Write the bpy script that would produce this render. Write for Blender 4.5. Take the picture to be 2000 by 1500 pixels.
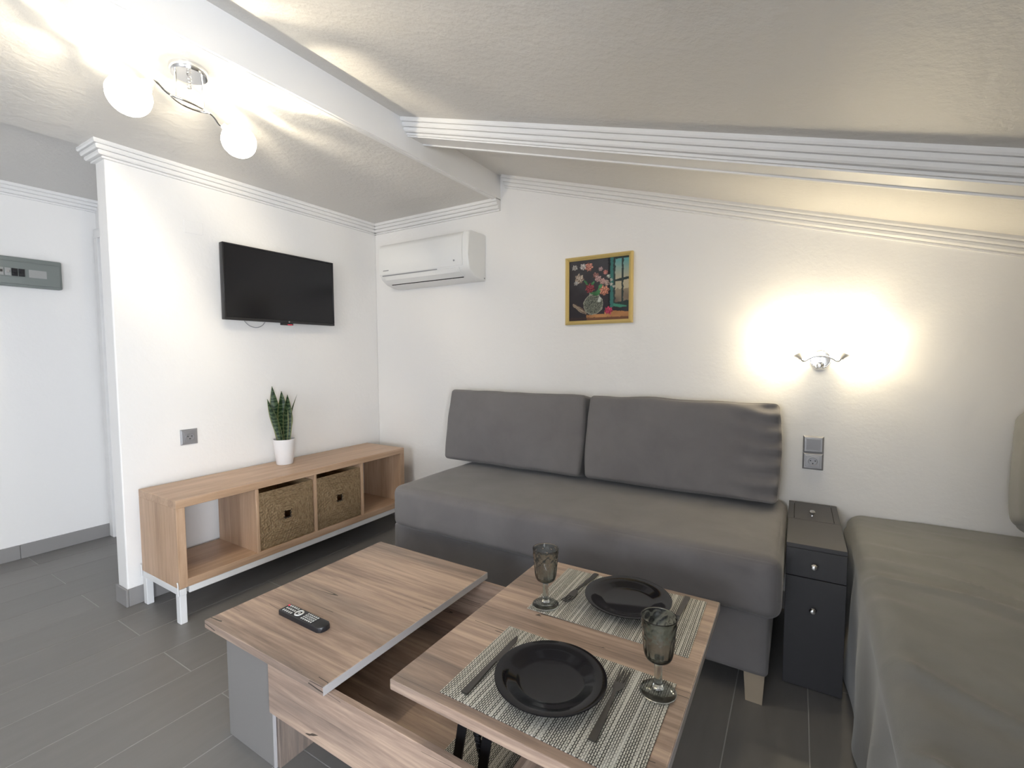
import bpy, bmesh, math, random
from mathutils import Vector, Matrix, noise

for o in list(bpy.data.objects):
    bpy.data.objects.remove(o)
SC = bpy.context.scene
COL = SC.collection
PI = math.pi
random.seed(7)

# ------------------------------------------------------------------ camera
cam = bpy.data.cameras.new('camera')
camo = bpy.data.objects.new('camera', cam)
COL.objects.link(camo)
F_PX, CAM = 914.6, (2.8516, -2.625, 1.2537)
YAW, PIT, ROL = 31.4346, -3.4263, -0.2371
cam.sensor_fit = 'HORIZONTAL'
cam.sensor_width = 36.0
cam.lens = 36.0 * F_PX / 2000.0
cam.clip_start = 0.02
_y, _p, _r = map(math.radians, (YAW, PIT, ROL))
_fw = Vector((-math.sin(_y) * math.cos(_p), math.cos(_y) * math.cos(_p), math.sin(_p)))
_rt = Vector((math.cos(_y), math.sin(_y), 0))
_up = _rt.cross(_fw)
_r2 = math.cos(_r) * _rt + math.sin(_r) * _up
_u2 = -math.sin(_r) * _rt + math.cos(_r) * _up
camo.matrix_world = Matrix((( _r2.x, _u2.x, -_fw.x, CAM[0]), (_r2.y, _u2.y, -_fw.y, CAM[1]),
                            (_r2.z, _u2.z, -_fw.z, CAM[2]), (0, 0, 0, 1)))
SC.camera = camo

# ------------------------------------------------------------------ sky, daylight, exposure
world = bpy.data.worlds.new('world')
SC.world = world
world.use_nodes = True
wn = world.node_tree.nodes
wn['Background'].inputs[0].default_value = (0.85, 0.915, 1.0, 1)
wn['Background'].inputs[1].default_value = 15.0
WIN = (2.00, 2.90, 0.78, 1.80)          # window in the wall behind the camera: x0,x1,z0,z1
WIN2 = (-4.5, -2.75, 0.12, 1.43)         # window in the low right wall: y0,y1,z0,z1
FRONT_Y = -5.4
XR = 4.35
def portal(w, h, loc, rot):              # sampling guides for the sky seen through the two window openings
    l = bpy.data.lights.new('window_portal', 'AREA'); l.shape = 'RECTANGLE'
    l.size, l.size_y = w, h
    l.cycles.is_portal = True
    o = bpy.data.objects.new('window_portal', l); o.location = loc; o.rotation_euler = rot
    COL.objects.link(o)
portal(WIN[1] - WIN[0], WIN[3] - WIN[2], ((WIN[0] + WIN[1]) / 2, FRONT_Y - 0.12, (WIN[2] + WIN[3]) / 2), (PI / 2, 0, 0))
portal(WIN2[1] - WIN2[0], WIN2[3] - WIN2[2], (XR + 0.06, (WIN2[0] + WIN2[1]) / 2, (WIN2[2] + WIN2[3]) / 2), (PI / 2, 0, PI / 2))
LAMP_W, SCONCE_W = 8.8, 7.0
SC.view_settings.view_transform = 'Standard'
SC.view_settings.look = 'None'
SC.view_settings.exposure = 0.88
SC.view_settings.gamma = 1.0
SC.view_settings.use_curve_mapping = False

# ------------------------------------------------------------------ material helpers
def mat(name, color=(0.8, 0.8, 0.8), rough=0.5, metal=0.0, **kw):
    m = bpy.data.materials.new(name)
    m.use_nodes = True
    b = m.node_tree.nodes['Principled BSDF']
    b.inputs['Base Color'].default_value = (*color, 1)
    b.inputs['Roughness'].default_value = rough
    b.inputs['Metallic'].default_value = metal
    for k, v in kw.items():
        b.inputs[k].default_value = v
    return m

class NT:
    def __init__(s, m):
        s.m = m; s.t = m.node_tree; s.b = s.t.nodes['Principled BSDF']
        s.out = [n for n in s.t.nodes if n.type == 'OUTPUT_MATERIAL'][0]
    def n(s, typ, **kw):
        nd = s.t.nodes.new(typ)
        for k, v in kw.items():
            if k.startswith('_'):
                setattr(nd, k[1:], v)
            else:
                key = int(k[1:]) if k[0] == 'i' and k[1:].isdigit() else k
                if hasattr(v, 'is_linked') or isinstance(v, bpy.types.NodeSocket):
                    s.t.links.new(v, nd.inputs[key])
                else:
                    nd.inputs[key].default_value = v
        return nd
    def link(s, a, b): s.t.links.new(a, b)
    def coords(s, scale=(1, 1, 1), rot=(0, 0, 0), kind='Object', loc=(0, 0, 0)):
        tc = s.n('ShaderNodeTexCoord')
        mp = s.n('ShaderNodeMapping')
        s.link(tc.outputs[kind], mp.inputs['Vector'])
        mp.inputs['Scale'].default_value = scale
        mp.inputs['Rotation'].default_value = rot
        mp.inputs['Location'].default_value = loc
        return mp.outputs[0]
    def noise(s, vec, scale, detail=4, rough=0.5, dist=0.0):
        nd = s.n('ShaderNodeTexNoise')
        s.link(vec, nd.inputs['Vector'])
        nd.inputs['Scale'].default_value = scale
        nd.inputs['Detail'].default_value = detail
        nd.inputs['Roughness'].default_value = rough
        nd.inputs['Distortion'].default_value = dist
        return nd.outputs['Fac']
    def ramp(s, fac, stops, interp='LINEAR'):
        nd = s.n('ShaderNodeValToRGB')
        s.link(fac, nd.inputs[0])
        cr = nd.color_ramp
        cr.interpolation = interp
        while len(cr.elements) < len(stops): cr.elements.new(0.5)
        for e, (p, c) in zip(cr.elements, stops):
            e.position = p
            e.color = (*c, 1) if len(c) == 3 else c
        return nd.outputs[0]
    def math(s, op, a, b=0.0, c=None):
        nd = s.n('ShaderNodeMath', _operation=op)
        for i, v in enumerate((a, b) + ((c,) if c is not None else ())):
            if isinstance(v, bpy.types.NodeSocket): s.link(v, nd.inputs[i])
            else: nd.inputs[i].default_value = v
        return nd.outputs[0]
    def mix(s, fac, a, b, typ='MIX'):
        nd = s.n('ShaderNodeMix', _data_type='RGBA', _blend_type=typ)
        for i, v in ((0, fac), (6, a), (7, b)):
            if isinstance(v, bpy.types.NodeSocket): s.link(v, nd.inputs[i])
            elif i == 0: nd.inputs[0].default_value = v
            else: nd.inputs[i].default_value = (*v, 1)
        return nd.outputs[2]
    def bump(s, h, strength=0.3, dist=0.01, prev=None):
        nd = s.n('ShaderNodeBump')
        s.link(h, nd.inputs['Height'])
        nd.inputs['Strength'].default_value = strength
        nd.inputs['Distance'].default_value = dist
        if prev is not None: s.link(prev, nd.inputs['Normal'])
        return nd.outputs[0]
    def color(s, sock): s.link(sock, s.b.inputs['Base Color'])
    def normal(s, sock): s.link(sock, s.b.inputs['Normal'])

def world_coords(t):
    g = t.n('ShaderNodeNewGeometry')
    return g.outputs['Position']

# plaster wall: rough trowelled paint
def make_wall(name, col, rough=0.55, big=0.22, fine=0.16):
    m = mat(name, col, rough); t = NT(m)
    p = world_coords(t)
    a = t.noise(p, 9, 5, 0.6)
    b = t.noise(p, 55, 4, 0.55)
    n1 = t.bump(a, big, 0.012)
    t.normal(t.bump(b, fine, 0.004, n1))
    return m
M = {}
M['wall'] = make_wall('wall_paint', (0.83, 0.815, 0.80))
M['ceil'] = mat('ceiling_paint', (0.71, 0.69, 0.66), 0.50, 0.0, **{'Specular IOR Level': 0.35})
t = NT(M['ceil']); p = world_coords(t)
v = t.noise(p, 42, 3, 0.6); v2 = t.noise(p, 130, 2, 0.5); v3 = t.noise(p, 6, 3, 0.5)
h = t.math('ADD', t.math('MULTIPLY', t.math('GREATER_THAN', v, 0.58), 0.25), v)
n1 = t.bump(h, 0.30, 0.010); n2 = t.bump(v2, 0.15, 0.003, n1); t.normal(t.bump(v3, 0.3, 0.02, n2))
M['trim'] = mat('white_trim', (0.80, 0.79, 0.78), 0.4)
M['grout'] = mat('tile_grout', (0.37, 0.36, 0.35), 0.8)
M['tile'] = mat('floor_tile', (0.2, 0.19, 0.18), 0.38)
t = NT(M['tile']); p = world_coords(t)
oi = t.n('ShaderNodeObjectInfo')
mp = t.n('ShaderNodeMapping'); t.link(p, mp.inputs[0]); mp.inputs['Scale'].default_value = (9, 1.4, 1)
g = t.noise(mp.outputs[0], 3, 5, 0.6)
c = t.ramp(g, [(0.25, (0.184, 0.175, 0.168)), (0.75, (0.204, 0.195, 0.187))])
vv = t.math('MULTIPLY_ADD', oi.outputs['Random'], 0.08, 0.96)
hs = t.n('ShaderNodeHueSaturation'); t.link(c, hs.inputs['Color']); t.link(vv, hs.inputs['Value'])
t.color(hs.outputs[0])
t.normal(t.bump(g, 0.08, 0.004))
M['base_tile'] = mat('baseboard_tile', (0.27, 0.26, 0.255), 0.4)

def make_wood(name, dark, mid, light, axis, rough, cracks=0.0, sc=1.0, shift=(0, 0, 0)):
    m = mat(name, mid, rough); t = NT(m)
    def gv(cross, along, loc=(0, 0, 0)):
        q = [cross * sc] * 3; q[axis] = along * sc
        return t.coords(tuple(q), loc=tuple(loc[i] + shift[i] for i in range(3)))
    g1 = t.noise(gv(15, 1.1), 1.0, 7, 0.66, 0.5)
    g2 = t.noise(gv(75, 3.2), 1.0, 4, 0.65)
    gg = t.math('ADD', t.math('MULTIPLY', g1, 0.7), t.math('MULTIPLY', g2, 0.3))
    c = t.ramp(gg, [(0.33, dark), (0.48, mid), (0.62, light)])
    if cracks > 0:
        wth = t.ramp(t.noise(gv(7, 0.8, (2.2, 5.1, 0)), 1.0, 4, 0.6), [(0.48, (0, 0, 0)), (0.66, (1, 1, 1))])
        c = t.mix(t.math('MULTIPLY', wth, 0.55), c, (0.15, 0.13, 0.12))
        k = t.noise(gv(13, 0.55, (3.1, 1.7, 0.4)), 1.0, 1.5, 0.4, 0.12)
        k = t.math('ADD', k, t.math('MULTIPLY', t.noise(gv(30, 12), 1.0, 2), 0.012))
        line = t.math('LESS_THAN', t.math('ABSOLUTE', t.math('SUBTRACT', k, 0.5)), 0.0027)
        msk = t.math('GREATER_THAN', t.noise(gv(6, 3.4, (7, 3, 1)), 1.0, 1), 0.56)
        c = t.mix(t.math('MULTIPLY', t.math('MULTIPLY', line, msk), cracks), c, (0.035, 0.027, 0.022))
        kn = t.n('ShaderNodeTexVoronoi'); t.link(gv(4.5, 2.2, (0.3, 0.6, 0.2)), kn.inputs['Vector']); kn.inputs['Scale'].default_value = 1.0
        kf = t.ramp(kn.outputs['Distance'], [(0.02, (1, 1, 1)), (0.15, (0, 0, 0))])
        c = t.mix(t.math('MULTIPLY', kf, 0.55), c, dark)
        t.normal(t.bump(gg, 0.10, 0.003))
    t.color(c)
    return m
M['table_x'] = make_wood('rustic_oak', (0.150, 0.112, 0.092), (0.345, 0.245, 0.190), (0.56, 0.415, 0.315), 0, 0.42, 0.9)
M['table_y'] = make_wood('rustic_oak_cross', (0.150, 0.112, 0.092), (0.345, 0.245, 0.190), (0.56, 0.415, 0.315), 1, 0.42, 0.9)
M['table_z'] = make_wood('rustic_oak_upright', (0.105, 0.085, 0.075), (0.25, 0.195, 0.16), (0.40, 0.32, 0.26), 2, 0.42, 0.6)
M['oak_y'] = make_wood('light_oak', (0.34, 0.215, 0.135), (0.47, 0.31, 0.20), (0.58, 0.40, 0.275), 1, 0.40, 0, 0.9)
M['oak_z'] = make_wood('light_oak_upright', (0.34, 0.215, 0.135), (0.47, 0.31, 0.20), (0.58, 0.40, 0.275), 2, 0.40, 0, 0.9)
M['grey_lam'] = mat('grey_laminate', (0.20, 0.19, 0.185), 0.45)
M['edge'] = mat('pale_edge_band', (0.40, 0.385, 0.385), 0.45)

def make_fabric(name, col, hi, sc=1.0):
    m = mat(name, col, 0.9); t = NT(m)
    v = t.coords((1, 1, 1))
    a = t.noise(v, 5 * sc, 5, 0.6, 0.4); b = t.noise(v, 320, 2, 0.5)
    t.color(t.ramp(a, [(0.3, col), (0.72, hi)]))
    n1 = t.bump(a, 0.12, 0.01)
    t.normal(t.bump(b, 0.25, 0.001, n1))
    t.b.inputs['Sheen Weight'].default_value = 0.25
    t.b.inputs['Sheen Roughness'].default_value = 0.4
    return m
M['sofa'] = make_fabric('charcoal_microfibre', (0.150, 0.142, 0.145), (0.182, 0.173, 0.174))
M['bed'] = make_fabric('grey_cover', (0.160, 0.160, 0.156), (0.192, 0.192, 0.187))
M['seam'] = mat('dark_seam', (0.05, 0.048, 0.05), 0.9)
M['white_metal'] = mat('white_metal', (0.72, 0.72, 0.72), 0.4)
M['white_plastic'] = mat('white_plastic', (0.80, 0.80, 0.79), 0.28)
M['white_pot'] = mat('white_glaze', (0.76, 0.75, 0.76), 0.3)
M['soil'] = mat('soil', (0.03, 0.022, 0.016), 0.95)
M['chrome'] = mat('chrome', (0.80, 0.80, 0.80), 0.12, 1.0)
M['satin'] = mat('satin_nickel', (0.86, 0.85, 0.83), 0.42, 0.55)
M['black_gloss'] = mat('black_glass_plate', (0.006, 0.006, 0.009), 0.07, 0.0, **{'Specular IOR Level': 0.32})
M['black_metal'] = mat('black_metal', (0.02, 0.02, 0.023), 0.4, 0.6)
M['black_plastic'] = mat('black_plastic', (0.014, 0.014, 0.017), 0.35)
M['tv_screen'] = mat('tv_screen', (0.012, 0.012, 0.014), 0.16)
M['tv_screen'].node_tree.nodes['Principled BSDF'].inputs['Specular IOR Level'].default_value = 0.35
M['steel_dark'] = mat('dark_steel', (0.14, 0.135, 0.13), 0.33, 1.0)
M['silver_plastic'] = mat('silver_plastic', (0.33, 0.33, 0.345), 0.3, 0.35)
M['dark_hole'] = mat('dark_hole', (0.01, 0.01, 0.01), 0.8)
M['key_white'] = mat('rubber_key_white', (0.62, 0.62, 0.60), 0.5)
M['red_dot'] = mat('red_standby', (0.35, 0.01, 0.02), 0.4)
M['red_dot'].node_tree.nodes['Principled BSDF'].inputs['Emission Color'].default_value = (1, 0.05, 0.1, 1)
M['red_dot'].node_tree.nodes['Principled BSDF'].inputs['Emission Strength'].default_value = 0.6
M['stand_front'] = mat('anthracite_lacquer', (0.044, 0.043, 0.047), 0.5)
M['gold'] = mat('gold_leaf', (0.72, 0.55, 0.22), 0.34, 0.35)
M['panel_grey'] = mat('grey_green_plastic', (0.20, 0.22, 0.21), 0.42)
M['label_grey'] = mat('pale_label', (0.34, 0.34, 0.33), 0.6)
M['pale_wood'] = mat('pale_beech', (0.36, 0.295, 0.22), 0.5)
M['grey_mark'] = mat('grey_print', (0.30, 0.30, 0.32), 0.5)
M['glass_win'] = mat('window_glass', (1, 1, 1), 0.0, 0.0); t = NT(M['glass_win'])
_tr = t.n('ShaderNodeBsdfTransparent'); _gl = t.n('ShaderNodeBsdfGlossy'); _gl.inputs['Roughness'].default_value = 0.0
_mx = t.n('ShaderNodeMixShader'); _mx.inputs[0].default_value = 0.06
t.link(_tr.outputs[0], _mx.inputs[1]); t.link(_gl.outputs[0], _mx.inputs[2]); t.link(_mx.outputs[0], t.out.inputs['Surface'])
M['smoke'] = mat('smoked_glass', (0.60, 0.63, 0.615), 0.09)
_b = M['smoke'].node_tree.nodes['Principled BSDF']
_b.inputs['Transmission Weight'].default_value = 1.0
_b.inputs['IOR'].default_value = 1.45
M['concrete'] = mat('balcony_concrete', (0.4, 0.39, 0.37), 0.8)

# woven vinyl placemat: pale threads with dark dashes
M['mat'] = mat('woven_vinyl', (0.6, 0.6, 0.55), 0.55); t = NT(M['mat'])
def brick(t, vec, c1, c2, mo, bw, rh, ms):
    nd = t.n('ShaderNodeTexBrick'); t.link(vec, nd.inputs['Vector'])
    nd.offset = 0.5; nd.inputs['Scale'].default_value = 1
    for k, c in (('Color1', c1), ('Color2', c2), ('Mortar', mo)): nd.inputs[k].default_value = (*c, 1)
    nd.inputs['Mortar Size'].default_value = ms
    nd.inputs['Mortar Smooth'].default_value = 0.25
    nd.inputs['Brick Width'].default_value = bw; nd.inputs['Row Height'].default_value = rh
    return nd
vec = t.coords((1, 1, 1), rot=(0, 0, PI / 2))
bk = brick(t, vec, (0.66, 0.65, 0.58), (0.50, 0.49, 0.43), (0.028, 0.028, 0.026), 0.0100, 0.0046, 0.00105)
st = t.noise(t.coords((130, 1.5, 1)), 1.0, 2)
t.color(t.mix(t.ramp(st, [(0.5, (0, 0, 0)), (0.62, (1, 1, 1))]), bk.outputs['Color'],
              t.mix(0.65, bk.outputs['Color'], (0.70, 0.69, 0.63))))
t.normal(t.bump(t.math('SUBTRACT', 1.0, bk.outputs['Fac']), 0.6, 0.001))

# woven seagrass, concentric squares; the relief is in the mesh
M['rush'] = mat('woven_rush', (0.3, 0.2, 0.1), 0.75); t = NT(M['rush'])
sep = t.n('ShaderNodeSeparateXYZ'); t.link(t.coords((1, 1, 1)), sep.inputs[0])
au = t.math('DIVIDE', t.math('ABSOLUTE', sep.outputs[1]), 0.1615)
av = t.math('DIVIDE', t.math('ABSOLUTE', t.math('SUBTRACT', sep.outputs[2], 0.1575)), 0.1575)
rr_ = t.math('MAXIMUM', au, av); ln_ = t.math('MINIMUM', au, av)
cmb = t.n('ShaderNodeCombineXYZ'); t.link(t.math('MULTIPLY', rr_, 34.0), cmb.inputs[0]); t.link(t.math('MULTIPLY', ln_, 5.0), cmb.inputs[1])
t.link(t.math('MULTIPLY', t.math('GREATER_THAN', au, av), 9.0), cmb.inputs[2])
a = t.noise(cmb.outputs[0], 1.0, 4, 0.7, 0.4)
b2 = t.noise(t.coords((160, 160, 160)), 1.0, 3)
c = t.ramp(a, [(0.30, (0.16, 0.095, 0.045)), (0.46, (0.46, 0.32, 0.175)), (0.62, (0.68, 0.51, 0.31)), (0.8, (0.80, 0.65, 0.44))])
t.color(t.mix(t.math('MULTIPLY', b2, 0.4), c, (0.30, 0.20, 0.11)))
t.normal(t.bump(a, 0.7, 0.004))

# snake-plant leaf: dark green with cross bands
M['leaf'] = mat('banded_leaf', (0.04, 0.09, 0.03), 0.4); t = NT(M['leaf'])
w = t.n('ShaderNodeTexWave', _wave_type='BANDS', _bands_direction='Z')
t.link(t.coords((1, 1, 1)), w.inputs['Vector'])
w.inputs['Scale'].default_value = 13; w.inputs['Distortion'].default_value = 7; w.inputs['Detail'].default_value = 3
w.inputs['Detail Scale'].default_value = 2.5
t.color(t.ramp(w.outputs['Fac'], [(0.25, (0.020, 0.050, 0.020)), (0.6, (0.052, 0.110, 0.040)), (0.9, (0.115, 0.175, 0.085))]))
M['leaf_edge'] = mat('leaf_margin', (0.28, 0.30, 0.12), 0.5)

# lit swirl glass of the lamp globes: frosted ribbons glow, clear slits let the bulb's rays through
def make_globe(name, col, strength, lo=0.25, hi=0.93, scale=14):
    m = mat(name, (0.9, 0.9, 0.88), 0.3); t = NT(m)
    w = t.n('ShaderNodeTexWave', _wave_type='BANDS', _bands_direction='DIAGONAL')
    t.link(t.coords((1, 1, 1)), w.inputs['Vector'])
    w.inputs["Scale"].default_value = scale; w.inputs['Distortion'].default_value = 2.2
    w.inputs['Detail'].default_value = 1.5; w.inputs['Detail Scale'].default_value = 3.0
    em = t.n('ShaderNodeEmission'); em.inputs[0].default_value = (*col, 1); em.inputs[1].default_value = strength
    tr = t.n('ShaderNodeBsdfTransparent')
    mx = t.n('ShaderNodeMixShader')
    f = t.ramp(w.outputs['Fac'], [(0.30, (lo, lo, lo)), (0.65, (hi, hi, hi))])
    t.link(f, mx.inputs[0]); t.link(tr.outputs[0], mx.inputs[1]); t.link(em.outputs[0], mx.inputs[2])
    t.link(mx.outputs[0], t.out.inputs['Surface'])
    return m
M['globe'] = make_globe('lit_swirl_glass', (1.0, 0.92, 0.74), 9.0)
M['globe_soft'] = make_globe('lit_frosted_glass', (1.0, 0.90, 0.68), 11.0, 0.62, 0.90, 20)
M['bulb'] = mat('lit_bulb', (1, 1, 1), 0.5)
M['bulb'].node_tree.nodes['Principled BSDF'].inputs['Emission Color'].default_value = (1, 0.9, 0.68, 1)
M['bulb'].node_tree.nodes['Principled BSDF'].inputs['Emission Strength'].default_value = 12

# ------------------------------------------------------------------ geometry helpers
def bx(bm, x0, x1, y0, y1, z0, z1, bev=0.0, seg=2):
    r = bmesh.ops.create_cube(bm, size=1)
    vs = r['verts']
    for v in vs:
        v.co = Vector((x0 + (v.co.x + .5) * (x1 - x0), y0 + (v.co.y + .5) * (y1 - y0), z0 + (v.co.z + .5) * (z1 - z0)))
    if bev > 0:
        es = list({e for v in vs for e in v.link_edges})
        bmesh.ops.bevel(bm, geom=es, offset=bev, segments=seg, profile=0.5, affect='EDGES')
def box(x0, x1, y0, y1, z0, z1, bev=0.0, seg=2):
    bm = bmesh.new(); bx(bm, x0, x1, y0, y1, z0, z1, bev, seg); return bm
def lathe(bm, prof, n=32, c=(0, 0, 0), axis='Z', rad=None):
    """prof: list of (r, z); rad(i_angle, r, z) may modulate the radius"""
    rings = []
    for (r, z) in prof:
        ring = []
        for k in range(n):
            a = 2 * PI * k / n
            rr = rad(a, r, z) if rad else r
            v = Vector((rr * math.cos(a), rr * math.sin(a), z))
            if axis == 'Y': v = Vector((v.x, -v.z, v.y))
            elif axis == 'X': v = Vector((v.z, v.x, v.y))
            ring.append(bm.verts.new(v + Vector(c)))
        rings.append(ring)
    for a, b in zip(rings, rings[1:]):
        for k in range(n):
            bm.faces.new((a[k], a[(k + 1) % n], b[(k + 1) % n], b[k]))
    if prof[0][0] > 1e-5: bm.faces.new(rings[0][::-1])
    if prof[-1][0] > 1e-5: bm.faces.new(rings[-1])
    bmesh.ops.remove_doubles(bm, verts=bm.verts, dist=1e-6)
def tube(bm, pts, r, n=10, closed=False, caps=True):
    pts = [Vector(p) for p in pts]
    m = len(pts); rings = []
    up = Vector((0, 0, 1)); pv = None
    for i, p in enumerate(pts):
        if closed: d = pts[(i + 1) % m] - pts[i - 1]
        else: d = pts[min(i + 1, m - 1)] - pts[max(i - 1, 0)]
        d.normalize()
        if pv is None:
            s = d.cross(up)
            if s.length < 1e-3: s = d.cross(Vector((1, 0, 0)))
        else:
            s = pv - d * pv.dot(d)
        s.normalize(); pv = s
        u = s.cross(d)
        rr = r[i] if isinstance(r, (list, tuple)) else r
        rings.append([bm.verts.new(p + s * rr * math.cos(2 * PI * k / n) + u * rr * math.sin(2 * PI * k / n)) for k in range(n)])
    for i in range(m if closed else m - 1):
        a, b = rings[i], rings[(i + 1) % m]
        for k in range(n):
            bm.faces.new((a[k], a[(k + 1) % n], b[(k + 1) % n], b[k]))
    if caps and not closed:
        bm.faces.new(rings[0][::-1]); bm.faces.new(rings[-1])
def bez(p0, p1, p2, p3, n=14):
    p0, p1, p2, p3 = map(Vector, (p0, p1, p2, p3))
    return [(1 - t) ** 3 * p0 + 3 * (1 - t) ** 2 * t * p1 + 3 * (1 - t) * t * t * p2 + t ** 3 * p3 for t in [i / n for i in range(n + 1)]]
def prism(bm, poly, d0, d1, axis):
    """extrude polygon; axis 'X': poly=(y,z); 'Y': poly=(x,z); 'Z': poly=(x,y)"""
    def mk(p, d):
        return {'X': (d, p[0], p[1]), 'Y': (p[0], d, p[1]), 'Z': (p[0], p[1], d)}[axis]
    a = [bm.verts.new(mk(p, d0)) for p in poly]; b = [bm.verts.new(mk(p, d1)) for p in poly]
    n = len(poly)
    bm.faces.new(a); bm.faces.new(b[::-1])
    for k in range(n): bm.faces.new((a[k], b[k], b[(k + 1) % n], a[(k + 1) % n]))
def sweep(prof3d_a, prof3d_b):
    bm = bmesh.new()
    a = [bm.verts.new(p) for p in prof3d_a]; b = [bm.verts.new(p) for p in prof3d_b]
    n = len(a)
    bm.faces.new(a); bm.faces.new(b[::-1])
    for k in range(n): bm.faces.new((a[k], b[k], b[(k + 1) % n], a[(k + 1) % n]))
    return bm
def soft_box(hx, hy, hz, r, puff=(0, 0, 0), n=28, wr=0.0, seed=0, disp=None):
    """rounded, stuffed box centred at the origin; puff bulges the faces of each axis"""
    bm = bmesh.new()
    bmesh.ops.create_cube(bm, size=2)
    bmesh.ops.subdivide_edges(bm, edges=bm.edges[:], cuts=n, use_grid_fill=True)
    H = Vector((hx, hy, hz))
    for v in bm.verts:
        u = Vector([math.sin(c * PI / 2) for c in v.co])
        p = Vector([u[i] * H[i] for i in range(3)])
        q = Vector([max(-(H[i] - r), min(H[i] - r, p[i])) for i in range(3)])
        d = p - q
        if d.length > 1e-7: p = q + d.normalized() * r
        f = [(1 - u[i] ** 2) for i in range(3)]
        for i in range(3):
            j, k = (i + 1) % 3, (i + 2) % 3
            p[i] += puff[i] * u[i] * (max(f[j], 0) ** 0.5) * (max(f[k], 0) ** 0.5)
        if wr:
            s = Vector((p.x * 5 + seed, p.y * 5, p.z * 5))
            nv = noise.noise(s) + 0.5 * noise.noise(s * 2.3)
            p += Vector([u[i] for i in range(3)]).normalized() * nv * wr
        if disp: p = disp(p, u)
        v.co = p
    return bm

def finish(name, bm, m, smooth):
    bmesh.ops.recalc_face_normals(bm, faces=bm.faces[:])
    me = bpy.data.meshes.new(name)
    bm.to_mesh(me); bm.free()
    if m is not None:
        for x in (m if isinstance(m, (list, tuple)) else [m]):
            me.materials.append(M[x] if isinstance(x, str) else x)
    if smooth is not None:
        me.shade_smooth()
        if smooth < 180:
            try: me.set_sharp_from_angle(angle=math.radians(smooth))
            except Exception: pass
    return me
def tag(o, label=None, cat=None, group=None, kind=None):
    for k, v in (('label', label), ('category', cat), ('group', group), ('kind', kind)):
        if v: o[k] = v
    return o
def origin(o):
    v = Vector((0, 0, 0))
    while o is not None:
        v += o.location; o = o.parent
    return v
def thing(name, loc, label, cat, rz=0.0, group=None):
    o = bpy.data.objects.new(name, None)
    o.empty_display_size = 0.05
    COL.objects.link(o); o.location = loc; o.rotation_euler = (0, 0, rz)
    return tag(o, label, cat, group)
def part(name, bm, m, parent=None, smooth=None, local=False, label=None):
    """mesh given in world coordinates (or local to the parent) -> child object"""
    if parent is not None and not local:
        bmesh.ops.translate(bm, verts=bm.verts[:], vec=-origin(parent))
    o = bpy.data.objects.new(name, finish(name, bm, m, smooth))
    COL.objects.link(o)
    if parent is not None: o.parent = parent
    if label: o['label'] = label
    return o
def struct(name, bm, m, smooth=None, label=None):
    o = part(name, bm, m, None, smooth)
    return tag(o, label, kind='structure')
def child_copy(src, parent, loc=None, name=None):
    c = src.copy()
    if name: c.name = name
    COL.objects.link(c); c.parent = parent
    if loc is not None: c.location = loc
    return c
def copy_tree(o, parent=None):
    c = o.copy(); COL.objects.link(c); c.parent = parent
    for ch in list(o.children): copy_tree(ch, c)
    return c

# ------------------------------------------------------------------ room shell
ZC, XF = 2.27, 1.165                     # flat ceiling height, x of its drop edge
SL, ZS0 = 0.298, 2.42                    # roof slope and its height at XF
XH, YW = -1.27, -1.68                   # hall wall, end of the TV partition
def zs(x): return ZS0 - SL * (x - XF)
ZH = 2.31

# floor: grout bed with individual plank tiles
fl = struct('floor', box(-1.45, 4.45, -5.5, 0.1, -0.08, -0.0010), 'grout', label='grey plank tile floor')
PITCH, GAP, LEN, X0 = 0.2337, 0.0036, 1.20, 0.111
tile_me = finish('floor_tile', box(-PITCH / 2 + GAP / 2, PITCH / 2 - GAP / 2, -LEN / 2 + GAP / 2, LEN / 2 - GAP / 2, -0.01, 0.0, 0.0006, 1), 'tile', None)
def clipped_tile(x0, x1, y0, y1):
    return finish('floor_tile', box(x0, x1, y0, y1, -0.01, 0.0, 0.0006, 1), 'tile', None)
i0 = math.floor((XH - X0) / PITCH)
i1 = math.ceil((XR - X0) / PITCH)
cnt = 0
for i in range(i0, i1):
    xa = X0 + i * PITCH
    off = -1.76 + (0.0 if i % 2 == 0 else 0.60)
    k0 = math.floor((FRONT_Y - off) / LEN)
    for k in range(k0, 4):
        ya = off + k * LEN
        cx0, cx1 = max(xa + GAP / 2, XH), min(xa + PITCH - GAP / 2, XR)
        cy0, cy1 = max(ya + GAP / 2, FRONT_Y), min(ya + LEN - GAP / 2, 0.0)
        if cx1 - cx0 < 0.01 or cy1 - cy0 < 0.01: continue
        full = (cx1 - cx0 > PITCH - GAP - 1e-6) and (cy1 - cy0 > LEN - GAP - 1e-6)
        if full:
            o = bpy.data.objects.new('floor_tile', tile_me); o.location = (xa + PITCH / 2, ya + LEN / 2, 0)
        else:
            o = bpy.data.objects.new('floor_tile', clipped_tile(cx0, cx1, cy0, cy1))
        COL.objects.link(o); o.parent = fl

struct('wall_back', box(-1.37, 4.45, 0, 0.1, 0, 2.6), 'wall', label='white sofa wall')
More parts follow.
